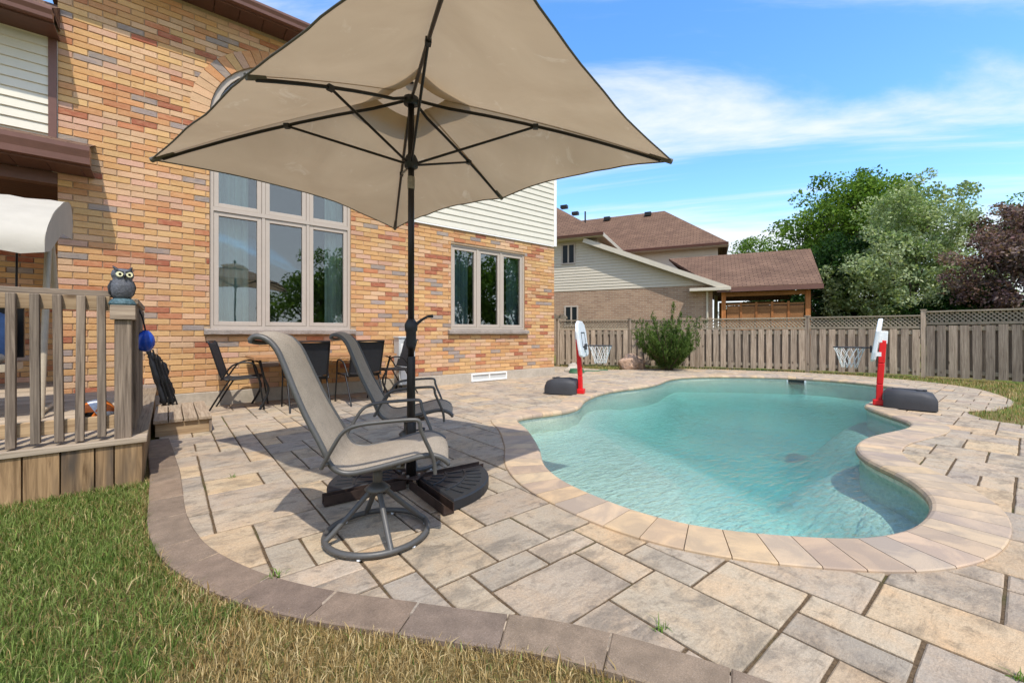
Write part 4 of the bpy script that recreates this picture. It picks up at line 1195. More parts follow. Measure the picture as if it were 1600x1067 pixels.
# ------------------------------------------------------------------ dining set by the wall
def make_dining(label):
    t = thing('dining_chair', label, 'chair', (0, 0, 0), 0, 'black dining chairs round the patio table')
    hw = .235
    for s in (-1, 1):
        MB().tube(spline([(-.36, s * (hw - .01), .93), (-.33, s * hw, .90), (-.25, s * hw, .62), (-.20, s * hw, .46), (-.16, s * hw, .425), (-.05, s * hw, .42), (.20, s * hw, .44), (.245, s * hw, .43)], 3), .011, 7).build('side_rail', 'frame_black', t)
        MB().tube([(-.10, s * (hw + .012), .425), (-.22, s * (hw + .015), .22), (-.34, s * (hw + .02), 0)], .0115, 7).build('leg', 'frame_black', t)
        MB().tube(spline([(-.20, s * (hw + .014), .42), (-.10, s * (hw + .025), .58), (-.02, s * (hw + .035), .635), (.08, s * (hw + .035), .65), (.18, s * (hw + .03), .62), (.22, s * (hw + .022), .50), (.235, s * (hw + .018), .43), (.27, s * (hw + .02), .2), (.30, s * (hw + .02), 0)], 3), .0115, 7).build('front_leg', 'frame_black', t)
    n = 6
    def sheet(pts):
        sp = spline([(p[0], 0, p[1]) for p in pts], 3); vs = []
        for p in sp:
            for j in range(n + 1):
                y = -hw + 2 * hw * j / n; vs.append((p.x - .0, y, p.z - .012 * (1 - (y / hw) ** 2)))
        return MB().add(vs, [(r * (n + 1) + c, r * (n + 1) + c + 1, (r + 1) * (n + 1) + c + 1, (r + 1) * (n + 1) + c) for r in range(len(sp) - 1) for c in range(n)], None, True)
    sheet([(-.355, .925), (-.33, .90), (-.25, .62), (-.205, .47)]).build('backrest', 'black_sling', t)
    sheet([(-.195, .455), (-.16, .428), (-.05, .42), (.20, .44), (.245, .43)]).build('seat', 'black_sling', t)
    MB().tube([(-.36, -hw + .01, .93), (-.365, 0, .935), (-.36, hw - .01, .93)], .011, 7).build('top_bar', 'frame_black', t)
    MB().tube([(.24, -hw, .425), (.24, hw, .425)], .010, 6).tube([(-.14, -hw, .41), (-.14, hw, .41)], .010, 6).build('cross_bar', 'frame_black', t)
    return t
dc = make_dining('black sling dining chair at the deck end of the table, facing the pool')
dc.location = (.80, 6.98, 0); dc.rotation_euler = (0, 0, R(-14))
for (loc, rz, lb) in (((1.50, 6.42, 0), 88, 'black dining chair with its back to the camera, left of the two'),
                      ((2.26, 6.45, 0), 93, 'black dining chair with its back to the camera, right of the two'),
                      ((3.02, 6.98, 0), 184, 'black dining chair at the far end of the table beside the grey box')):
    c = copy_tree(dc); c.location = loc; c.rotation_euler = (0, 0, R(rz)); c['label'] = lb
tb = thing('dining_table', 'long patio dining table with brown tiled top and black curved legs', 'table', (1.90, 6.98, 0))
TX, TY = .98, .40
for i in range(6):
    for j in range(3):
        w = 2 * TX / 6; h = 2 * TY / 3
        MB().b2((-TX + i * w + .004, -TY + j * h + .004, .700), (-TX + (i + 1) * w - .004, -TY + (j + 1) * h - .004, .716)).build('table_tile', 'tile_top', tb)
e = MB(); sash_ = [((-TX - .025, -TY - .025, .68), (TX + .025, -TY, .714)), ((-TX - .025, TY, .68), (TX + .025, TY + .025, .714)), ((-TX - .025, -TY, .68), (-TX, TY, .714)), ((TX, -TY, .68), (TX + .025, TY, .714)), ((-TX, -TY, .688), (TX, TY, .699))]
for lo, hi in sash_: e.b2(lo, hi)
e.build('table_frame', 'tile_top', tb)
for sx in (-1, 1):
    for sy in (-1, 1):
        MB().tube(spline([(sx * (TX - .05), sy * (TY - .05), .69), (sx * (TX - .10), sy * (TY - .08), .45), (sx * (TX - .16), sy * (TY - .1), .25), (sx * (TX - .05), sy * (TY - .06), 0)], 5), .016, 8).build('leg', 'frame_black', tb)
ub = thing('utility_box', 'narrow pale grey metal utility box against the brick wall', 'utility box', (3.40, 7.32, 0))
MB().b2((-.16, -.11, .10), (.16, .12, .95)).build('cabinet', 'utility', ub, bevel=.012)
MB().b2((-.175, -.125, .952), (.175, .125, .985)).build('lid', 'utility', ub, bevel=.008)
MB().b2((-.13, -.118, .2), (.13, -.112, .85)).build('door_panel', 'white_trim', ub, bevel=.003)
MB().b2((.09, -.135, .5), (.11, -.118, .58)).build('latch', 'frame_black', ub)
f = MB()
for sx in (-1, 1):
    for sy in (-1, 1): f.b2((sx * .13 - .02, sy * .09 - .02, 0), (sx * .13 + .02, sy * .09 + .02, .1))
f.build('feet', 'frame_black', ub)

# ------------------------------------------------------------------ poolside hoops
def make_hoop(label):
    """origin at the pole foot, the rim points along +x, the base lies behind along -x"""
    t = thing('pool_basketball_hoop', label, 'basketball hoop', (0, 0, 0), 0, 'basketball hoops at the pool edge')
    L = .80; W2_ = .27; vs = []
    sec = [(-.05, .19, .19), (-.09, .24, .21), (-.22, .255, .225), (-.44, .245, .225), (-.56, .21, .21), (-.595, .14, .19)]
    n = 7
    for (x, h, w) in sec:
        for (fy, fz) in ((-1, 0), (-1, .35), (-.96, .72), (-.84, .94), (-.6, 1), (.6, 1), (.84, .94), (.96, .72), (1, .35), (1, 0)): vs.append((x, w * fy, h * fz))
    n = 10; fs = [(i * n + j, i * n + j + 1, (i + 1) * n + j + 1, (i + 1) * n + j) for i in range(len(sec) - 1) for j in range(n - 1)]
    fs += [tuple(range(n)), tuple((len(sec) - 1) * n + j for j in range(n))[::-1]]
    base = MB().add(vs, fs[:-2], None, True).add(vs, fs[-2:]).build('water_base', 'charcoal_plastic', t)
    MB().b2((-.50, -.03, .243), (-.14, .03, .262)).build('base_ridge', 'charcoal_plastic', base, bevel=.006)
    MB().lathe([(.035, 0), (.035, .02), (.028, .024)], 12, (-.42, .08, .240)).build('filler_cap', 'charcoal_plastic', base)
    MB().add([], []).box((0, 0, .04), (.13, .15, .08)).build('pole_foot', 'red_plastic', t, bevel=.012)
    pl = MB()
    pts = [(-.005, 0, .05), (-.012, 0, .3), (-.03, 0, .6), (-.05, 0, .93)]
    for a, b in zip(pts[:-1], pts[1:]): pl.bar(a, b, .085, .075, up=(1, 0, 0))
    pl.build('pole', 'red_plastic', t, bevel=.012)
    MB().bar((-.05, 0, .88), (-.058, 0, 1.06), .07, .09, up=(1, 0, 0)).build('board_mount', 'white_plastic', t, bevel=.01)
    MB().b2((-.03, -.045, .70), (.04, .045, .76)).b2((-.04, -.045, .90), (.012, .045, 1.0)).build('board_bracket', 'white_plastic', t)
    pr = [(-.34, .66), (-.36, .76), (-.37, 1.06), (-.30, 1.18), (-.15, 1.235), (.15, 1.235), (.30, 1.18), (.37, 1.06), (.36, .76), (.34, .66), (.22, .63), (-.22, .63)]
    bd = MB(); k = len(pr); tl = lambda y, z, x: (x - (z - .63) * .14 + .060, y, z)
    bd.add([tl(y, z, -.025) for y, z in pr] + [tl(y, z, .025) for y, z in pr], [tuple(range(k))[::-1], tuple(range(k, 2 * k))] + [(i, (i + 1) % k, k + (i + 1) % k, k + i) for i in range(k)])
    bo = bd.build('backboard', 'white_plastic', t, bevel=.012)
    bx = MB()
    for (a, b) in (((-.16, .80), (-.16, 1.04)), ((.16, .80), (.16, 1.04)), ((-.16, 1.04), (.16, 1.04)), ((-.16, .80), (.16, .80))):
        bx.bar(tl(*a, .028), tl(*b, .028), .016, .006, up=(1, 0, 0))
    bx.build('target_square', 'charcoal_plastic', bo)
    zr = .82; xr = .33; rr = .19
    rim = MB().tube([(xr + rr * math.cos(2 * PI * i / 24), rr * math.sin(2 * PI * i / 24), zr) for i in range(24)], .0085, 6, closed=True)
    for s in (-1, 1): rim.tube([(.07, s * .05, zr), (xr - rr * .97, s * .05, zr)], .008, 6)
    rim.box((.085, 0, zr - .02), (.02, .14, .10)).build('rim', 'charcoal_plastic', t)
    nt_ = MB(); K = 12
    for i in range(K):
        for s in (-1, 1):
            pts = []
            for q in range(6):
                f_ = q / 5; a = 2 * PI * (i + s * f_ * 1.5) / K; r_ = rr * (1 - .52 * f_ ** .8) ; pts.append((xr + r_ * math.cos(a), r_ * math.sin(a), zr - .30 * f_))
            nt_.tube(pts, .0042, 4, False)
    nt_.build('net', 'net', t)
    return t
h1 = make_hoop('red and white basketball hoop at the pool edge near the brick house')
h1.location = (5.48, 4.86, .014); h1.rotation_euler = (0, 0, R(-59))
h2 = copy_tree(h1); h2['label'] = 'red and white basketball hoop on the right side of the pool before the fence'
h2.location = (7.93, 1.38, .014); h2.rotation_euler = (0, 0, R(99))

# ------------------------------------------------------------------ things on and by the deck
owl = thing('owl_decoy', 'grey plastic owl decoy with pale yellow eyes standing on the deck post', 'owl decoy', (PXC - .005, PYC, 1.242), R(-90 + 15 + 0))
ow = MB().lathe([(.040, .045), (.052, .07), (.060, .11), (.060, .145), (.052, .172), (.048, .185), (.055, .20), (.057, .22), (.05, .245), (.025, .258), (.004, .26)], 20, sy=1.08, sx=.95)
ow.build('body', 'owl_grey', owl)
MB().lathe([(.064, 0), (.068, .012), (.060, .03), (.048, .046), (.03, .05)], 12, smooth=False, sy=1.12).build('base', 'owl_teal', owl)
for s in (-1, 1):
    wg = MB(); wg.tube([(.0, s * .052, .172), (-.008, s * .058, .13), (-.022, s * .052, .085), (-.036, s * .036, .05)], [.010, .020, .018, .006], 8); wg.build('wing', 'owl_dark', owl)
    ey = MB().tube([(.040, s * .025, .215), (.0545, s * .026, .216)], [.020, .0185], 14).build('eye', 'yellow_eye', owl)
    MB().tube([(.0535, s * .025, .216), (.058, s * .025, .216)], .008, 10).build('pupil', 'black_gloss', ey)
    MB().tube([(.015, s * .030, .243), (.008, s * .044, .262), (.002, s * .052, .275)], [.014, .009, .002], 7).build('ear_tuft', 'owl_dark', owl)
    MB().bar((.054, s * .006, .232), (.040, s * .052, .246), .010, .008).build('brow', 'owl_dark', owl)
MB().tube([(.052, 0, .210), (.062, 0, .198), (.058, 0, .184)], [.009, .007, .001], 7).build('beak', 'black_gloss', owl)

bg = thing('blue_pouch', 'glossy blue pouch hanging from a strap on the side railing', 'pouch', (PXC + .10, 4.62, .98))
MB().lathe([(.01, -.085), (.05, -.075), (.078, -.035), (.083, .0), (.072, .04), (.045, .075), (.02, .09)], 16, smooth=True, sx=.75).build('bag', 'blue_vinyl', bg)
MB().tube([(0, -.02, .085), (-.02, -.02, .2), (-.05, -.01, .29), (-.10, -.01, .327)], .006, 6).tube([(0, .02, .085), (-.02, .02, .2), (-.05, .01, .29), (-.10, .01, .327)], .006, 6).build('strap', 'bag_black', bg)

fc = thing('folded_camp_chairs', 'bundle of folded black camp chairs leaning on the deck end by the wall', 'camp chairs', (-.01, 6.70, .17))
for i, (x, y, dx, hgt, r) in enumerate(((-.02, -.06, -.16, .70, .042), (.05, -.02, -.15, .60, .046), (-.03, .05, -.12, .64, .044), (.06, .08, -.11, .52, .05))):
    pts = spline([(x, y, .012), (x + dx * .25, y, hgt * .3), (x + dx * .62, y + .01, hgt * .65), (x + dx, y + .015, hgt)], 4)
    rr_ = [r * (.72 + .25 * math.sin(q * 1.1 + i) + .18 * math.sin(q * 2.3)) * (1 if 0 < q < len(pts) - 1 else .5) for q in range(len(pts))]
    MB().tube(pts, rr_, 9).build('fabric_bundle', 'bag_black', fc)
for i in range(3):
    MB().tube([(.02 + .04 * i, -.09, .0), (-.13 + .04 * i, -.07, .68 - .06 * i)], .009, 6).build('leg_tube', 'frame_black', fc)

ball = thing('beach_ball', 'orange, white and black ball lying on the deck behind the balusters', 'ball', (-.43, 4.58, DZ + .112))
seg = 6
for k in range(seg):
    m = MB(); n1_, n2_ = 6, 10; vs = []
    for i in range(n2_ + 1):
        th = PI * i / n2_
        for j in range(n1_ + 1):
            ph = 2 * PI / seg * (k + j / n1_); p = Vector((.11 * math.sin(th) * math.cos(ph), .11 * math.sin(th) * math.sin(ph), .11 * math.cos(th)))
            vs.append(Matrix.Rotation(R(75), 4, 'X') @ p)
    m.add(vs, [(i * (n1_ + 1) + j, i * (n1_ + 1) + j + 1, (i + 1) * (n1_ + 1) + j + 1, (i + 1) * (n1_ + 1) + j) for i in range(n2_) for j in range(n1_)], None, True)
    m.build('ball_panel', ['ball_orange', 'white_plastic', 'ball_orange', 'black_gloss', 'ball_orange', 'white_plastic'][k], ball)

sw = thing('garden_swing', 'garden swing seat with white canvas canopy standing on the deck', 'swing seat', (-.80, 5.4, DZ))
def swv(a, b, z): return (a + .80, b - 5.4, z - DZ)
prof = [(5.02, 1.70), (5.03, 1.80), (5.10, 1.90), (5.35, 2.08), (5.7, 2.24), (6.0, 2.34), (6.2, 2.36), (6.3, 2.28), (6.33, 2.16)]
sp = spline([(0, p[0], p[1]) for p in prof], 3); xs = np.linspace(-2.7, -.77, 16); vs = []
for x in xs:
    for k, p in enumerate(sp):
        wv = .012 * math.sin(x * 9) * (1 if k < 5 else .3) + .008 * math.sin(x * 23 + k)
        vs.append(swv(x, p.y, p.z + wv - .03 * math.sin(PI * (x + 2.7) / 1.93)))
n = len(sp)
cn = MB().add(vs, [(i * n + j, (i + 1) * n + j, (i + 1) * n + j + 1, i * n + j + 1) for i in range(len(xs) - 1) for j in range(n - 1)], None, True)
endp = [swv(-.772, p.y, p.z) for p in sp] + [swv(-.772, 6.3, 2.02), swv(-.772, 5.75, 1.98), swv(-.772, 5.25, 1.74)]
cn.add(endp, [tuple(range(len(endp)))]).build('canopy', 'white_canvas', sw)
for x in (-.85, -2.6):
    MB().tube([swv(x, 5.38, DZ), swv(x, 5.55, 1.1), swv(x, 5.72, 1.98)], .024, 8).build('leg', 'cream_tube', sw)
    MB().tube([swv(x - .06, 6.5, DZ), swv(x, 6.15, 1.1), swv(x, 5.78, 1.98)], .024, 8).build('leg', 'cream_tube', sw)
    MB().tube([swv(x - .03, 5.3, DZ + .03), swv(x - .03, 6.55, DZ + .03)], .02, 8).build('foot_bar', 'cream_tube', sw)
MB().tube([swv(-.82, 5.75, 1.98), swv(-2.63, 5.75, 1.98)], .025, 8).build('top_bar', 'cream_tube', sw)
MB().b2(swv(-2.45, 5.45, .72), swv(-1.05, 5.95, .78)).build('seat_frame', 'cream_tube', sw)
MB().b2(swv(-2.45, 5.98, .82), swv(-1.05, 6.02, 1.3)).build('back_frame', 'frame_black', sw)
for x in (-1.05, -2.45):
    MB().tube([swv(x, 5.7, .75), swv(x, 5.75, 1.98)], .008, 6).build('hanger_rod', 'frame_black', sw)
def pillow(m, c, s):
    vs = []; n_ = 10
    for i in range(n_ + 1):
        th = PI * i / n_
        for j in range(16):
            ph = 2 * PI * j / 16
            f_ = lambda v: math.copysign(abs(v) ** .55, v)
            vs.append((c[0] + s[0] * f_(math.sin(th)) * f_(math.cos(ph)), c[1] + s[1] * math.cos(th), c[2] + s[2] * f_(math.sin(th)) * f_(math.sin(ph))))
    m.add(vs, [(i * 16 + j, i * 16 + (j + 1) % 16, (i + 1) * 16 + (j + 1) % 16, (i + 1) * 16 + j) for i in range(n_) for j in range(16)], None, True); return m
pillow(MB(), swv(-1.28, 5.80, 1.02), (.21, .08, .22)).build('cushion', 'blue_cushion', sw)
pillow(MB(), swv(-1.75, 5.80, 1.02), (.21, .08, .22)).build('cushion', 'blue_cushion', sw)
pillow(MB(), swv(-1.75, 5.66, .83), (.66, .24, .06)).build('seat_cushion', 'white_canvas', sw)

# ------------------------------------------------------------------ fence, gate, boulder, odds and ends
def fence_run(p, q, top, label, boards=True, drop=0.0):
    p, q = Vector(p), Vector(q); L = (q - p).length; ang = math.atan2(q.y - p.y, q.x - p.x)
    t = thing('lattice_fence', label, 'fence', (p.x, p.y, 0), ang, 'grey wooden fence panels round the yard')
    lat = .30; bt = top - lat
    MB().b2((.045, -.045, top - .035), (L - .045, .045, top)).build('cap_rail', 'fence_rail', t)
    MB().b2((.045, -.022, bt - .02), (L - .045, .022, bt + .035)).build('middle_rail', 'fence_rail', t)
    for z in (.12, bt - .16): MB().b2((.045, -.020, z), (L - .045, .020, z + .085)).build('backing_rail', 'fence_rail', t)
    x = .06; k = 0
    fm = MB().b2((-.068, -.009, 0), (.068, .009, bt - .03 - .05)).mesh('board'); fm.materials.append(M['fence'])
    bmh = MB().b2((-.068, -.009, 0), (.068, .009, bt - .03 - .05)).mesh('board'); bmh.materials.append(M['fence_back'])
    nb_ = max(2, round((L - .26) / .19)); pit = (L - .26) / nb_
    while x + .13 < L - .05:
        o = put('board', fm, None, t); o.location = (x + .068, -.032, .045 + random.uniform(-.012, .012)); o.rotation_euler = (0, random.uniform(-.006, .006), 0)
        if x + pit + .13 < L - .05:
            o = put('board', bmh, None, t); o.location = (x + .068 + pit / 2, .032, .045 + random.uniform(-.01, .01))
        x += pit
    la = MB(); s = .085; h = lat - .075; z0 = bt + .036; d = -h
    while d < L:
        for sg in (1, -1):
            a0, a1 = (d, z0), (d + h, z0 + h)
            if sg < 0: a0, a1 = (d, z0 + h), (d + h, z0)
            x0, zz0 = a0; x1, zz1 = a1
            if x1 <= .05 or x0 >= L - .05: continue
            if x0 < .05: f_ = (.05 - x0) / (x1 - x0); zz0 += (zz1 - zz0) * f_; x0 = .05
            if x1 > L - .05: f_ = (L - .05 - x0) / (x1 - x0); zz1 = zz0 + (zz1 - zz0) * f_; x1 = L - .05
            la.bar((x0, .006 * sg, zz0), (x1, .006 * sg, zz1), .008, .026, up=(0, 0, 1))
        d += s
    stuff(la.build('lattice', 'fence_rail', t))
    return t
def fence_post(p, h, label):
    t = thing('fence_post', label, 'post', (p[0], p[1], 0), random.uniform(-.1, .1), 'fence posts')
    MB().b2((-.046, -.046, -.05), (.046, .046, h)).build('shaft', 'fence', t, bevel=.004)
    MB().b2((-.058, -.058, h), (.058, .058, h + .022)).build('cap', 'fence_rail', t, bevel=.004)
fpts = [(9.75, 9.62), (11.17, 7.90), (12.28, 6.30), (13.39, 3.80), (13.86, 1.60), (13.62, -.15), (12.8, -2.3)]
tops = [1.46, 1.46, 1.47, 1.475, 1.56, 1.56]
names = ['grey lattice topped fence panel beside the arched gate, behind the boulder', 'grey lattice topped fence panel behind the green bush', 'grey lattice topped fence panel below the cedar pavilion', 'grey lattice topped fence panel behind the right basketball hoop', 'taller grey lattice topped fence panel at the right edge before the purple tree', 'grey fence panel past the right edge of the picture']
for i in range(6):
    if i == 5: continue
    a, b = fpts[i], fpts[i + 1]
    fence_run(a, b, tops[i], names[i])
pl = ['fence post beside the arched gate', 'fence post between the boulder and the green bush', 'fence post just right of the green bush', 'fence post below the right end of the pavilion', 'fence post right of the second hoop where the fence steps up', 'fence post at the right edge of the picture']
for i in range(6): fence_post(fpts[i], max(tops[max(i - 1, 0)], tops[min(i, 5)]) + .02, pl[i])
gt = thing('garden_gate', 'arched grey picket gate between the brick house and the fence', 'gate', (9.08, 10.52, 0), math.atan2(-1.02, .77) * 1.0)
gl = 1.0
for i in range(7):
    x = .05 + i * .125; zt = 1.20 + .28 * math.sin(PI * (x + .06) / gl)
    MB().b2((x, -.03, .06), (x + .115, -.012, zt)).build('picket', 'fence', gt)
for z in (.25, 1.05): MB().b2((.04, -.011, z), (.93, .03, z + .09)).build('gate_rail', 'fence_rail', gt)
MB().bar((.08, .0, .34), (.88, .0, 1.05), .03, .09, up=(0, 0, 1)).build('brace', 'fence_rail', gt)
MB().b2((.84, -.05, .82), (.93, -.03, .86)).build('latch', 'frame_black', gt)
fence_run((7.75, 11.3), (9.05, 10.55), 1.44, 'grey lattice topped fence panel between the house corner and the gate')
arb = thing('garden_arbor', 'small weathered arbor top rising behind the gate', 'arbor', (9.7, 11.0, 0), math.atan2(-1.02, .77))
for x in (.0, 1.0):
    for y in (0, .5): MB().b2((x - .04, y - .04, 0), (x + .04, y + .04, 1.58)).build('post', 'fence', arb)
for y in (-.03, .53):
    k = spline([(-.28, 0, 1.60), (-.2, 0, 1.58), (0, 0, 1.60), (.5, 0, 1.62), (1, 0, 1.60), (1.2, 0, 1.58), (1.28, 0, 1.60)], 3)
    m = MB()
    for a, b in zip(k[:-1], k[1:]): m.bar((a.x, y, a.z), (b.x + .002, y, b.z), .03, .10)
    m.build('beam', 'fence_rail', arb)
for i in range(6): MB().b2((-.1 + i * .24, -.2, 1.655), (-.06 + i * .24, .7, 1.70)).build('rafter', 'fence_back', arb)

def boulder(name, loc, s, seed, label, mat='rock', group=None):
    bm = bmesh.new(); bmesh.ops.create_icosphere(bm, subdivisions=4, radius=1)
    for v in bm.verts:
        p = v.co.copy(); n_ = mnoise.noise(p * 1.1 + Vector((seed, 0, 0))) * .28 + mnoise.noise(p * 2.6 + Vector((0, seed, 0))) * .12 + mnoise.noise(p * 7 + Vector((0, seed, 0))) * .04
        p *= 1 + n_; v.co = Vector((p.x * s[0], p.y * s[1], max(p.z, -.45) * s[2]))
    me = bpy.data.meshes.new(name); bm.to_mesh(me); bm.free()
    for f_ in me.polygons: f_.use_smooth = True
    o = put(name, me, mat); o.location = (loc[0], loc[1], .42 * s[2]); tag(o, label, 'rock', group); return o
boulder('boulder', (10.62, 7.42), (.46, .30, .30), 3.3, 'large pinkish boulder at the foot of the fence by the bush')
boulder('stone', (8.60, 7.95), (.22, .14, .10), 8.1, 'flat pale stone lying by the hose at the house corner', 'concrete', 'stones by the house corner')
boulder('stone', (8.95, 8.25), (.17, .14, .13), 5.1, 'rounded grey stone farther back at the house corner', 'concrete', 'stones by the house corner')
hs = MB()
for k in range(4):
    r0 = .22 - .012 * k
    hs.tube([(r0 * math.cos(2 * PI * i / 24), r0 * .8 * math.sin(2 * PI * i / 24), .016 + .026 * k) for i in range(24)], .013, 6, closed=True)
hs.tube(spline([(.2, 0, .016), (.5, .1, .014), (.75, -.1, .014), (1.0, .02, .014), (1.15, -.12, .014)], 5), .013, 6)
ho = hs.build('garden_hose', 'hose_green'); ho.location = (8.35, 7.55, 0); tag(ho, 'green garden hose coiled on the paving at the house corner', 'hose')
pp = MB().tube([(0, 0, .17), (.9, .55, .19)], .03, 10).tube([(.05, -.05, .03), (.05, -.05, .17)], .02, 8).tube([(.8, .5, .03), (.8, .5, .17)], .02, 8)
po = pp.build('drain_pipe', 'white_trim'); po.location = (7.85, 8.3, 0); tag(po, 'short white pipe on low stands at the house corner', 'pipe')

# ------------------------------------------------------------------ neighbour's house and pavilion
NBR = math.atan2(-.902, .431)
nb = thing('neighbour_house', 'two storey neighbouring house with brown shingle roofs and beige siding', 'house', (14.3, 14.27, 0), NBR)
def nbox(lo, hi, name, mat, uv=False, parent=None): return MB().b2(lo, hi).build(name, mat, parent or nb, uv=uv)
S1 = 2.0; S2 = 6.75; ZW = 3.0
nbox((-6, 0, -.2), (S2, .2, ZW), 'brick_wall', 'far_brick', True)
nbox((S2 - .2, .2, -.2), (S2, 9, ZW - .3), 'brick_wall', 'far_brick', True)
def nsiding(x0f, x1f, y, z0, z1, pitch=.13):
    z = z0
    while z < z1 - .03:
        h = min(pitch, z1 - z); a0, a1, b0, b1 = x0f(z), x1f(z), x0f(z + h), x1f(z + h)
        if a1 - a0 > .05: MB().add([(a0, y - .022, z + .006), (a1, y - .022, z + .006), (max(b1, b0 + .01), y - .002, z + h), (b0, y - .002, z + h), (a0, y, z), (a1, y, z)], [(0, 1, 2, 3), (4, 5, 1, 0)]).build('siding_board', 'siding_far', nb)
        z += h
RK0 = (1.5, 5.28); RK1 = (7.15, 2.90)
def rake_x(z): return min(S2, RK0[0] + (RK0[1] - z) / (RK0[1] - RK1[1]) * (RK1[0] - RK0[0]))
nsiding(lambda z: -6, lambda z: max(S1, rake_x(z)) if z < 5.2 else S1, 0, ZW, 5.5)
nbox((-6, .005, ZW), (S1, .2, 5.6), 'upper_wall', 'siding_far')
MB().add([(S1, .02, ZW), (S2, .02, ZW), (S2, .02, 3.02), (S1, .02, 5.0), (S1, .2, ZW), (S2, .2, ZW), (S2, .2, 3.02), (S1, .2, 5.0)], [(0, 1, 2, 3), (7, 6, 5, 4)]).build('gable_wall', 'siding_far', nb)
nbox((S1 - .15, .2, ZW), (S1, 4.6, 5.6), 'upper_wall', 'siding_far')
nbox((S1, 4.6, ZW), (7.0, 4.75, 5.6), 'upper_wall', 'siding_far')
nbox((6.85, 4.75, 0), (7.0, 12, 5.6), 'upper_wall', 'siding_far')
# sloping side roof with its pale rake board
def roof_quad(pts, thick=.12, name='roof', parent=None):
    pts = [Vector(p) for p in pts]; dn = Vector((0, 0, -thick)); k = len(pts)
    m = MB().add(pts + [p + dn for p in pts], [tuple(range(k)), tuple(range(k, 2 * k))[::-1]] + [(i, k + i, k + (i + 1) % k, (i + 1) % k) for i in range(k)])
    return m.build(name, 'shingle', parent or nb, uv=True)
roof_quad([(RK0[0], -.35, RK0[1] + .06), (RK1[0] + .2, -.35, RK1[1] - .02), (RK1[0] + .2, 5, RK1[1] - .02), (RK0[0], 5, RK0[1] + .06)])
MB().bar((RK0[0] - .05, -.37, RK0[1] - .03), (RK1[0] + .2, -.37, RK1[1] - .12), .03, .20, up=(0, 0, 1)).build('rake_board', 'siding_far', nb)
nbox((5.9, -.45, 2.74), (7.4, -.05, 2.86), 'eave_return', 'siding_far')
# hip roofs
e = 5.5
lw = [(-7, -.45, e), (S1 + .35, -.45, e), (S1 + .35, 8.6, e), (-1.75, 3.3, 8.45), (-1.75, 8.6, 8.45), (-7, 3.3, 8.45)]
m = MB(); m.add([lw[0], lw[1], lw[3], lw[5], lw[2], lw[4]], [(0, 1, 2, 3), (1, 4, 5, 2)]); m.build('roof', 'shingle', nb, uv=True)
RX = 7.45
mr = [(S1 + .35, 4.2, e), (RX, 4.2, e), (RX, 12.4, e), (-1, 12.4, e), (-1, 8.3, 8.5), (RX - 3.35, 8.3, 8.5), (-1, 8.3, 8.5)]
m = MB(); m.add([(S1 + .35, 4.2, e), (RX, 4.2, e), (RX - 3.35, 8.3, 8.5), (-1.75, 8.3, 8.5), (RX, 12.4, e), (-1.75, 12.4, e)], [(0, 1, 2, 3), (1, 4, 2), (4, 5, 3, 2)]); m.build('roof', 'shingle', nb, uv=True)
nbox((-7, -.47, e - .16), (S1 + .37, -.44, e + .01), 'fascia', 'siding_far'); nbox((S1 + .34, -.44, e - .16), (S1 + .37, 4.18, e + .01), 'fascia', 'siding_far')
nbox((S1 + .37, 4.16, e - .16), (RX, 4.19, e + .01), 'fascia', 'siding_far'); nbox((-7, -.44, e - .17), (S1 + .34, 0, e - .15), 'soffit', 'siding_far'); nbox((S1, 0, e - .17), (S1 + .34, 4.6, e - .15), 'soffit', 'siding_far'); nbox((S1 + .37, 4.19, e - .17), (RX - .01, 4.6, e - .15), 'soffit', 'siding_far')
nbox((RX, 4.16, e - .16), (RX + .03, 12.4, e + .01), 'fascia', 'siding_far')
for (x0, x1, y) in ((-7, S1 + .4, -.47), (S1 + .4, RX, 4.16)): gutter(x0, x1, y, e - .12).build('gutter', 'brown_metal', nb)
for x in (.5, 3.0): nbox((x, 7.75, 8.2), (x + .38, 8.1, 8.42), 'roof_vent', 'frame_black')
MB().tube([(-.55, 7.2, 7.7), (-.55, 7.2, 8.75)], .05, 8).build('vent_pipe', 'frame_black', nb)
for k in range(3): nbox((-1.6 + .2 * k, 3.2 + 1.6 * k, 8.42), (-1.2 + .2 * k, 3.5 + 1.6 * k, 8.6), 'roof_vent', 'frame_black')
def nwin(x0, x1, z0, z1):
    f_ = MB(); sash(f_, x0, x1, z0, z1, .07, -.05, .06); f_.b2(((x0 + x1) / 2 - .035, -.045, z0 + .07), ((x0 + x1) / 2 + .035, .05, z1 - .07))
    w_ = f_.build('window', 'frame_tan', nb)
    MB().b2((x0 + .07, -.03, z0 + .07), ((x0 + x1) / 2 - .035, -.024, z1 - .07)).build('pane', 'skimmer', w_); MB().b2(((x0 + x1) / 2 + .035, -.03, z0 + .07), (x1 - .07, -.024, z1 - .07)).build('pane', 'skimmer', w_)
nwin(.30, .98, 4.25, 5.22); nwin(.45, 1.12, 1.35, 2.32)
MB().tube([(6.55, -.08, 2.74), (6.55, -.06, 2.6), (6.55, -.06, 0)], .045, 8).build('downspout', 'siding_far', nb)

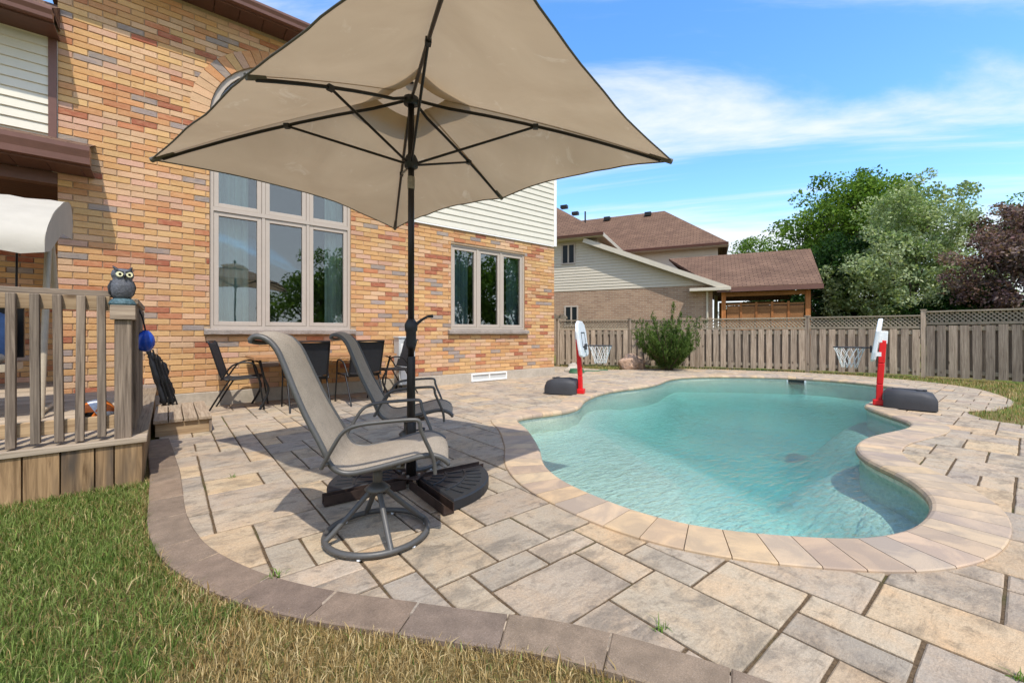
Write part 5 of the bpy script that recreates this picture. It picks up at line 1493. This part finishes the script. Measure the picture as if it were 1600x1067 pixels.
pv = thing('cedar_pavilion', 'cedar pavilion with brown shingle roof and slatted screens behind the fence', 'pavilion', (14.3, 14.27, 0), NBR)
PV0, PV1 = 7.0, 10.07
roof_quad([(PV0 - .1, -.35, 2.86), (PV1 + .3, -.35, 2.86), (PV1 + .55, 3.2, 4.72), (PV0 - 2.2, 3.2, 4.72)], .10, 'roof', pv)
roof_quad([(PV1 + .55, 3.2, 4.72), (PV1 + .3, 6.7, 2.86), (PV0 - .1, 6.7, 2.86), (PV0 - 2.2, 3.2, 4.72)], .10, 'roof', pv)
MB().b2((PV0 - .1, -.38, 2.66), (PV1 + .32, -.33, 2.83)).build('fascia', 'brown_metal', pv)
for x in (PV0 + .15, PV1 - .1):
    for y in (0, 6.2): MB().b2((x - .08, y - .08, 0), (x + .08, y + .08, 2.66)).build('post', 'cedar_z', pv)
MB().b2((PV0 + .23, -.05, 2.50), (PV1 - .18, .05, 2.66)).build('beam', 'cedar', pv)
MB().b2((PV0 + .23, 6.15, 2.50), (PV1 - .18, 6.25, 2.66)).build('beam', 'cedar', pv)
npan = 5; pw = (PV1 - PV0 - .41) / npan
for i in range(npan):
    x0 = PV0 + .23 + i * pw
    if i: MB().b2((x0 - .035, -.05, 0), (x0 + .035, .05, 2.26)).build('screen_post', 'cedar_z', pv)
    MB().b2((x0 + .036, .016, .25), (x0 + pw - .036, .024, 2.13)).build('screen_back', 'brown_dark', pv)
    MB().b2((x0 + .036, 6.18, .25), (x0 + pw - .036, 6.22, 2.3)).build('screen_back', 'cedar', pv)  # far screen added to darken the bright view through the pavilion
    MB().b2((x0 + .035, -.04, 2.14), (x0 + pw - .035, .04, 2.20)).build('screen_cap', 'cedar', pv)
    z = .30
    while z < 2.10:
        MB().b2((x0 + .036, -.015, z), (x0 + pw - .036, .015, z + .116)).build('screen_slat', 'cedar', pv); z += .120

# ------------------------------------------------------------------ trees and shrubs
def leaf_mesh(name, centers, radii, per, size, cols, squash=1.0, droop=0.2, seed=1, slender=.55):
    rng = np.random.default_rng(seed)
    C_ = np.repeat(np.array(centers), per, 0); Rr = np.repeat(np.array(radii), per)
    n = len(C_)
    d = rng.normal(size=(n, 3)); d /= np.linalg.norm(d, axis=1)[:, None]
    rad = Rr * rng.uniform(.25, 1.0, n) ** .6
    P = C_ + d * rad[:, None] * np.array([1, 1, squash])
    ax = rng.normal(size=(n, 3)) + d * .8; ax[:, 2] -= droop; ax /= np.linalg.norm(ax, axis=1)[:, None]
    nn = rng.normal(size=(n, 3)) + np.array([0, 0, .9]); sd = np.cross(ax, nn); sd /= np.linalg.norm(sd, axis=1)[:, None] + 1e-9
    up = np.cross(sd, ax)
    s = size * rng.uniform(.6, 1.35, n)[:, None]
    w = s * slender
    v0 = P - ax * s * .5; v1 = P + sd * w * .5 + up * s * .06; v2 = P + ax * s * .5; v3 = P - sd * w * .5 + up * s * .06
    V = np.stack([v0, v1, v2, v3], 1).reshape(-1, 3)
    me = bpy.data.meshes.new(name)
    me.vertices.add(4 * n); me.vertices.foreach_set('co', V.ravel())
    me.loops.add(4 * n); me.loops.foreach_set('vertex_index', np.arange(4 * n))
    me.polygons.add(n); me.polygons.foreach_set('loop_start', np.arange(0, 4 * n, 4)); me.polygons.foreach_set('loop_total', np.full(n, 4))
    me.update(calc_edges=True)
    cl = np.array([c[:3] for c in cols]); pick = cl[np.repeat(rng.integers(0, len(cl), len(centers)), per)] * .5 + cl[rng.integers(0, len(cl), n)] * .5
    pick = np.clip(pick * rng.uniform(.7, 1.3, n)[:, None], 0, 1)
    at = me.attributes.new('col', 'FLOAT_COLOR', 'FACE'); at.data.foreach_set('color', np.c_[pick, np.ones(n)].ravel())
    me.materials.append(M['leaf'])
    return me
def limb(m, p, q, r0, r1, rng, n=5):
    p, q = Vector(p), Vector(q); pts = []; 
    for i in range(n + 1):
        t = i / n; o = Vector(rng.normal(size=3)) * (q - p).length * .03 * math.sin(PI * t)
        pts.append(p.lerp(q, t) + o)
    m.tube(pts, [r0 + (r1 - r0) * i / n for i in range(n + 1)], 7)
def make_tree(name, label, loc, h, rad, trunk_h, cols, nclump, per, leaf, seed, cr=(.35, .7), squash=.8, low=.15, lobes=6, cat='tree', group='trees beyond the fence', shape=1.0, droop=.2, slender=.55, tr=.16):
    rng = np.random.default_rng(seed)
    t = thing(name, label, cat, loc, 0, group)
    cz = trunk_h + (h - trunk_h) / 2; hz = (h - trunk_h) / 2
    # a few big lobes give an uneven outline; clumps fill them towards their skin
    lob = []
    for i in range(lobes):
        a = 2 * PI * i / lobes + rng.uniform(-.5, .5); el = rng.uniform(-.75, .9)
        rr = math.sqrt(max(0, 1 - el * el)) if shape > .5 else 1 - (el + 1) / 2.2
        lob.append((np.array([math.cos(a) * rad * .55 * rr, math.sin(a) * rad * .55 * rr, cz + hz * .62 * el]), rng.uniform(.40, .62)))
    lob.append((np.array([0, 0, cz]), .68)); lob.append((np.array([rng.uniform(-.2, .2) * rad, rng.uniform(-.2, .2) * rad, cz + hz * .5]), .5))
    cen, rds = [], []
    tm = MB(); limb(tm, (0, 0, -.1), (rng.uniform(-.1, .1), rng.uniform(-.1, .1), trunk_h + hz * .6), tr, tr * .45, rng)
    for (c, k) in lob: limb(tm, (0, 0, trunk_h * rng.uniform(.7, 1.0)), c, tr * .5, tr * .15, rng)
    for i in range(nclump):
        c, k = lob[rng.integers(0, len(lob))]
        d = rng.normal(size=3); d /= np.linalg.norm(d); d[2] = d[2] * .9 + .1
        q = c + d * np.array([rad * k, rad * k, hz * k * 1.05]) * rng.uniform(.55, 1.05)
        if q[2] < low: q[2] = low + rng.uniform(0, .4)
        cen.append(q); rds.append(rng.uniform(*cr))
    for i in range(0, len(cen), max(1, len(cen) // 22)): 
        c, k = lob[rng.integers(0, len(lob))]; limb(tm, c, cen[i], tr * .16, .012, rng, 3)
    tm.build('trunk', 'bark', t)
    put('crown', leaf_mesh('crown', cen, rds, per, leaf, cols, squash, droop, seed, slender), None, t)
    return t
G1 = [srgb(84, 112, 40), srgb(106, 136, 52), srgb(62, 92, 32), srgb(128, 152, 64)]
G2 = [srgb(148, 162, 118), srgb(172, 182, 140), srgb(108, 130, 80), srgb(190, 196, 156), srgb(130, 150, 86)]
G3 = [srgb(132, 102, 96), srgb(102, 76, 74), srgb(156, 126, 114), srgb(84, 66, 66), srgb(158, 140, 130)]
G4 = [srgb(40, 66, 28), srgb(56, 84, 36), srgb(30, 52, 24)]
make_tree('shade_tree', 'tall dark green spreading tree rising behind the pavilion roof', (34.72, 7.83, 0), 11.9, 4.4, 2.5, G1, 430, 95, .21, 11, (.5, 1.0), .7, lobes=11, tr=.3)
make_tree('silver_tree', 'silvery green maple right of the pavilion, in front of the taller tree', (24.16, 3.53, 0), 7.25, 2.75, .5, G2, 420, 95, .135, 12, (.28, .55), .95, lobes=10, droop=-.3, low=.2)
make_tree('plum_tree', 'dark purple leaved tree behind the fence at the right edge', (23.1, -.25, 0), 5.7, 2.4, .6, G3, 380, 95, .115, 13, (.22, .45), .8, lobes=9, low=.2)
make_tree('distant_tree', 'small round green tree in the gap behind the neighbour roof and pavilion', (40.96, 15.64, 0), 10.2, 2.5, 3, G1, 90, 70, .2, 14, (.5, .9), .8)
make_tree('distant_tree', 'dark green tree filling the space under the silvery maple by the pavilion', (24.49, 5.84, 0), 5.6, 2.1, .3, G4, 150, 85, .15, 15, (.35, .7), .85, low=.3)
make_tree('distant_tree', 'light green tree top showing above the purple tree at the right', (38.41, -0.34, 0), 9.3, 2.4, 2.5, G1, 130, 80, .17, 16, (.4, .8), .8)
make_tree('distant_tree', 'light green tree between the silvery maple and the purple tree', (31.98, 2.32, 0), 6.0, 2.3, .5, G2, 140, 80, .15, 17, (.35, .7), .8, low=.4)
make_tree('hedge_bush', 'dark green bushes glimpsed through the pavilion above its screens', (28.2, 9.2, 0), 3.6, 3.2, .1, G4, 170, 70, .16, 18, (.35, .6), .9, low=.1, cat='bush')
make_tree('hedge_bush', 'dark green bushes low behind the fence under the silvery maple', (23.6, 1.6, 0), 2.6, 2.6, .1, G4, 190, 80, .14, 19, (.3, .55), .9, low=.1, cat='bush')
make_tree('hedge_bush', 'dark bushes low behind the fence under the purple tree', (22.4, -1.6, 0), 2.6, 3.0, .1, G4, 190, 80, .14, 20, (.3, .55), .9, low=.1, cat='bush')
make_tree('hedge_bush', 'dark green bushes low behind the fence just right of the pavilion', (25.83, 5.4, 0), 2.8, 2.4, .1, G4, 190, 80, .14, 23, (.3, .55), .9, low=.1, cat='bush')
# garden trees across the lawn that show in the window panes
b1 = make_tree('garden_tree', 'leafy tree behind the viewpoint mirrored in the tall window', (6.8, -11.5, 0), 6.2, 2.9, .8, G1, 150, 70, .2, 21, (.4, .8), .8, group='trees mirrored in the windows')
for (x, y, s, lb) in ((15.5, -9.0, 1.25, 'leafy tree across the lawn mirrored in the left of the smaller window'), (20.5, -9.5, 1.35, 'leafy tree across the lawn mirrored in the right of the smaller window'), (11.0, -13.0, 1.0, 'leafy tree across the lawn between the other two mirrored trees')):
    c = copy_tree(b1); c.location = (x, y, 0); c.scale = (s, s, s); c.rotation_euler = (0, 0, x); c['label'] = lb

# upright evergreen shrub before the fence
rng = np.random.default_rng(5)
sh = thing('evergreen_shrub', 'spiky upright green yew shrub growing in front of the fence', 'shrub', (10.95, 6.45, 0))
V_, F_, Cc = [], [], []
tm = MB(); shoots = []
for i in range(190):
    a = rng.uniform(0, 2 * PI); sp_ = rng.uniform(.0, 1) ** .6
    L = rng.uniform(.75, 1.95) * (1 - .22 * sp_)
    d = Vector((math.cos(a) * sp_ * .92, math.sin(a) * sp_ * .92, 1)).normalized()
    p0 = Vector((math.cos(a) * .1 * sp_, math.sin(a) * .1 * sp_, .02))
    bend = Vector((math.cos(a), math.sin(a), 0)) * .12 * sp_
    pts = [p0 + d * L * t + bend * t * t for t in (0, .25, .5, .75, 1)]
    shoots.append(pts)
    if i % 4 == 0: tm.tube(pts[:4], [.022, .016, .011, .006], 5)
tm.build('stem', 'bark', sh)
cen = []
for pts in shoots:
    for k in range(13):
        t = rng.uniform(.16, 1.0); i = min(3, int(t * 4)); f_ = t * 4 - i
        cen.append(np.array(pts[i].lerp(pts[i + 1], f_)) + rng.normal(size=3) * .03)
put('foliage', leaf_mesh('foliage', cen, [.042] * len(cen), 11, .085, [srgb(70, 92, 40), srgb(92, 116, 54), srgb(48, 68, 30), srgb(116, 136, 70)], 1.6, -1.6, 6, .18), None, sh)

# ------------------------------------------------------------------ grass and weeds
def blades(name, P, hgt, wid, col, lean=.5, seed=3):
    rng = np.random.default_rng(seed); n = len(P)
    a = rng.uniform(0, 2 * PI, n); l = rng.uniform(.1, 1, n) * lean
    D_ = np.c_[np.cos(a), np.sin(a), np.zeros(n)]; S_ = np.c_[-np.sin(a + rng.uniform(-.6, .6, n)), np.cos(a), np.zeros(n)]
    h = hgt[:, None]; w = wid[:, None]
    z = np.array([0, 0, 1.0])
    m1 = P + D_ * h * l[:, None] * .35 + z * h * .62; tip = P + D_ * h * l[:, None] * 1.15 + z * h * (1 - .28 * l[:, None] ** 2)
    V = np.stack([P - S_ * w, P + S_ * w, m1 + S_ * w * .75, m1 - S_ * w * .75, tip], 1).reshape(-1, 3)
    me = bpy.data.meshes.new(name); me.vertices.add(5 * n); me.vertices.foreach_set('co', V.ravel())
    idx = np.arange(n)[:, None] * 5
    loops = np.concatenate([idx + np.array([0, 1, 2, 3]), idx + np.array([3, 2, 4])], 1).ravel()
    me.loops.add(7 * n); me.loops.foreach_set('vertex_index', loops)
    st = (np.arange(n)[:, None] * 7 + np.array([0, 4])).ravel(); tot = np.tile([4, 3], n)
    me.polygons.add(2 * n); me.polygons.foreach_set('loop_start', st); me.polygons.foreach_set('loop_total', tot)
    me.update(calc_edges=True)
    at = me.attributes.new('col', 'FLOAT_COLOR', 'FACE'); at.data.foreach_set('color', np.repeat(np.c_[col, np.ones(n)], 2, 0).ravel())
    me.materials.append(M['grass'])
    return me
def vnoise(P, s, o): return np.array([mnoise.noise(Vector((p[0] * s + o, p[1] * s, o))) for p in P])
def grass_cols(P, dry):
    rng = np.random.default_rng(9); n = len(P)
    g = np.array([srgb(96, 116, 50)[:3], srgb(120, 138, 66)[:3], srgb(78, 100, 42)[:3], srgb(140, 152, 86)[:3]])[rng.integers(0, 4, n)]
    d = np.array([srgb(186, 160, 108)[:3], srgb(160, 132, 84)[:3], srgb(202, 180, 132)[:3], srgb(140, 116, 74)[:3]])[rng.integers(0, 4, n)]
    k = (rng.uniform(0, 1, n) < dry)[:, None]
    return np.clip(np.where(k, d, g) * rng.uniform(.68, 1.18, n)[:, None], 0, 1)
BP = BORDER + BN * BWID * .5 * 0.96
def lawn_side(P):
    """keep what lies left of the border's outer edge and off the deck"""
    poly = [tuple(p) for p in BP[::2]] + [(6.6, -3.2), (-3.5, -3.2), (-3.5, DB - .02), (DA, DB - .02)] + [(DA + .01, 5.4)]
    px = np.array(poly); x, y = P[:, 0], P[:, 1]; r = np.zeros(len(P), bool); j = len(px) - 1
    for i in range(len(px)):
        xi, yi = px[i]; xj, yj = px[j]
        c = ((yi > y) != (yj > y)) & (x < (xj - xi) * (y - yi) / (yj - yi + 1e-12) + xi); r ^= c; j = i
    return r
rng = np.random.default_rng(31)
P = np.c_[rng.uniform(-1.15, 1.35, 165000), rng.uniform(.2, 4.0, 165000)]
P = P[lawn_side(P)]
fw = P[:, 0] * .6316 + P[:, 1] * .7752; lt = P[:, 0] * .7752 - P[:, 1] * .6316
P = P[(fw > .9) & (np.abs(lt) < fw * 1.32)]
Q = np.c_[rng.uniform(-3.4, 5, 30000), rng.uniform(-2.8, 4.0, 30000)]; Q = Q[lawn_side(Q)]
P = np.vstack([P, Q])
nz1 = vnoise(P, 2.6, 3.0); nz2 = vnoise(P, 9.0, 7.0)
gd = P[:, 0] + .22 * (2.2 - P[:, 1]) + nz1 * .38 + nz2 * .16
dry = np.clip((gd + .08) / .44, .14, .94)
d_b = np.array([((BORDER[:, 0] - p[0]) ** 2 + (BORDER[:, 1] - p[1]) ** 2).min() for p in P[:, :2]]) ** .5
dry = np.clip(dry + np.clip((.22 - d_b) * 2.5, 0, .5) * (nz2 > -.2), 0, .95)
hg = rng.uniform(.010, .036, len(P)) * (1.15 - .42 * dry) * (1 + .5 * np.clip(nz1, -.5, 1)); 
tall = rng.uniform(0, 1, len(P)) < .015; hg[tall] *= 1.9
P3 = np.c_[P, np.full(len(P), -.0205)]
gr = put('lawn_grass', blades('lawn_grass', P3, hg + .012, rng.uniform(.0008, .0019, len(P)) * (1 + .9 * tall), grass_cols(P, dry), 1.0), None)
stuff(gr); gr['label'] = 'lawn grass, green by the deck and dry and tan near the border'; gr['category'] = 'grass'
# far strips along the fence and the patch at the right
Q = np.c_[rng.uniform(7.2, 14.0, 60000), rng.uniform(-2.5, 10.0, 60000)]
poly = np.array([tuple(p) for p in FARC] + [(9.75, 9.6)] + [(f_[0] - .02, f_[1]) for f_ in fpts[1:6]] + [(12.8, -2.5), (7.2, -2.5)])
x, y = Q[:, 0], Q[:, 1]; r = np.zeros(len(Q), bool); j = len(poly) - 1
for i in range(len(poly)):
    xi, yi = poly[i]; xj, yj = poly[j]
    r ^= ((yi > y) != (yj > y)) & (x < (xj - xi) * (y - yi) / (yj - yi + 1e-12) + xi); j = i
Q = Q[r]
dq = np.clip(.62 + vnoise(Q, 1.2, 4.0) * .7, .2, .95)
g2 = put('fence_grass', blades('fence_grass', np.c_[Q, np.full(len(Q), -.0205)], rng.uniform(.03, .085, len(Q)), rng.uniform(.002, .0045, len(Q)), grass_cols(Q, dq), .9, 8), None)
stuff(g2); g2['label'] = 'dry grass strip between the paving and the fence'; g2['category'] = 'grass'
# weeds in the joints
wp = [(.42, 3.66, 'small green weed in a paver joint near the deck corner'), (.33, 2.06, 'small green weed at the brown border below the swivel chair'), (2.05, .02, 'small green weed in a joint at the bottom right of the patio'), (1.30, .82, 'mossy tuft in a joint near the border at the bottom middle')]
for k, (x, y, lb) in enumerate(wp):
    n = 16; rng = np.random.default_rng(60 + k)
    Pw = np.c_[rng.normal(0, .012, n), rng.normal(0, .012, n), np.full(n, -.012)]
    me = blades('weed', Pw, rng.uniform(.018, .05, n), rng.uniform(.0016, .0035, n), np.clip(np.array([srgb(96, 122, 50)[:3]] * n) * rng.uniform(.7, 1.3, n)[:, None], 0, 1), 1.5, 70 + k)
    gx_, gy_ = round((x - GX0) / MOD) * MOD + GX0, y
    o = put('weed', me, None); o.location = (gx_, gy_, 0)
    tag(o, lb, 'weed', 'weeds in the paver joints')
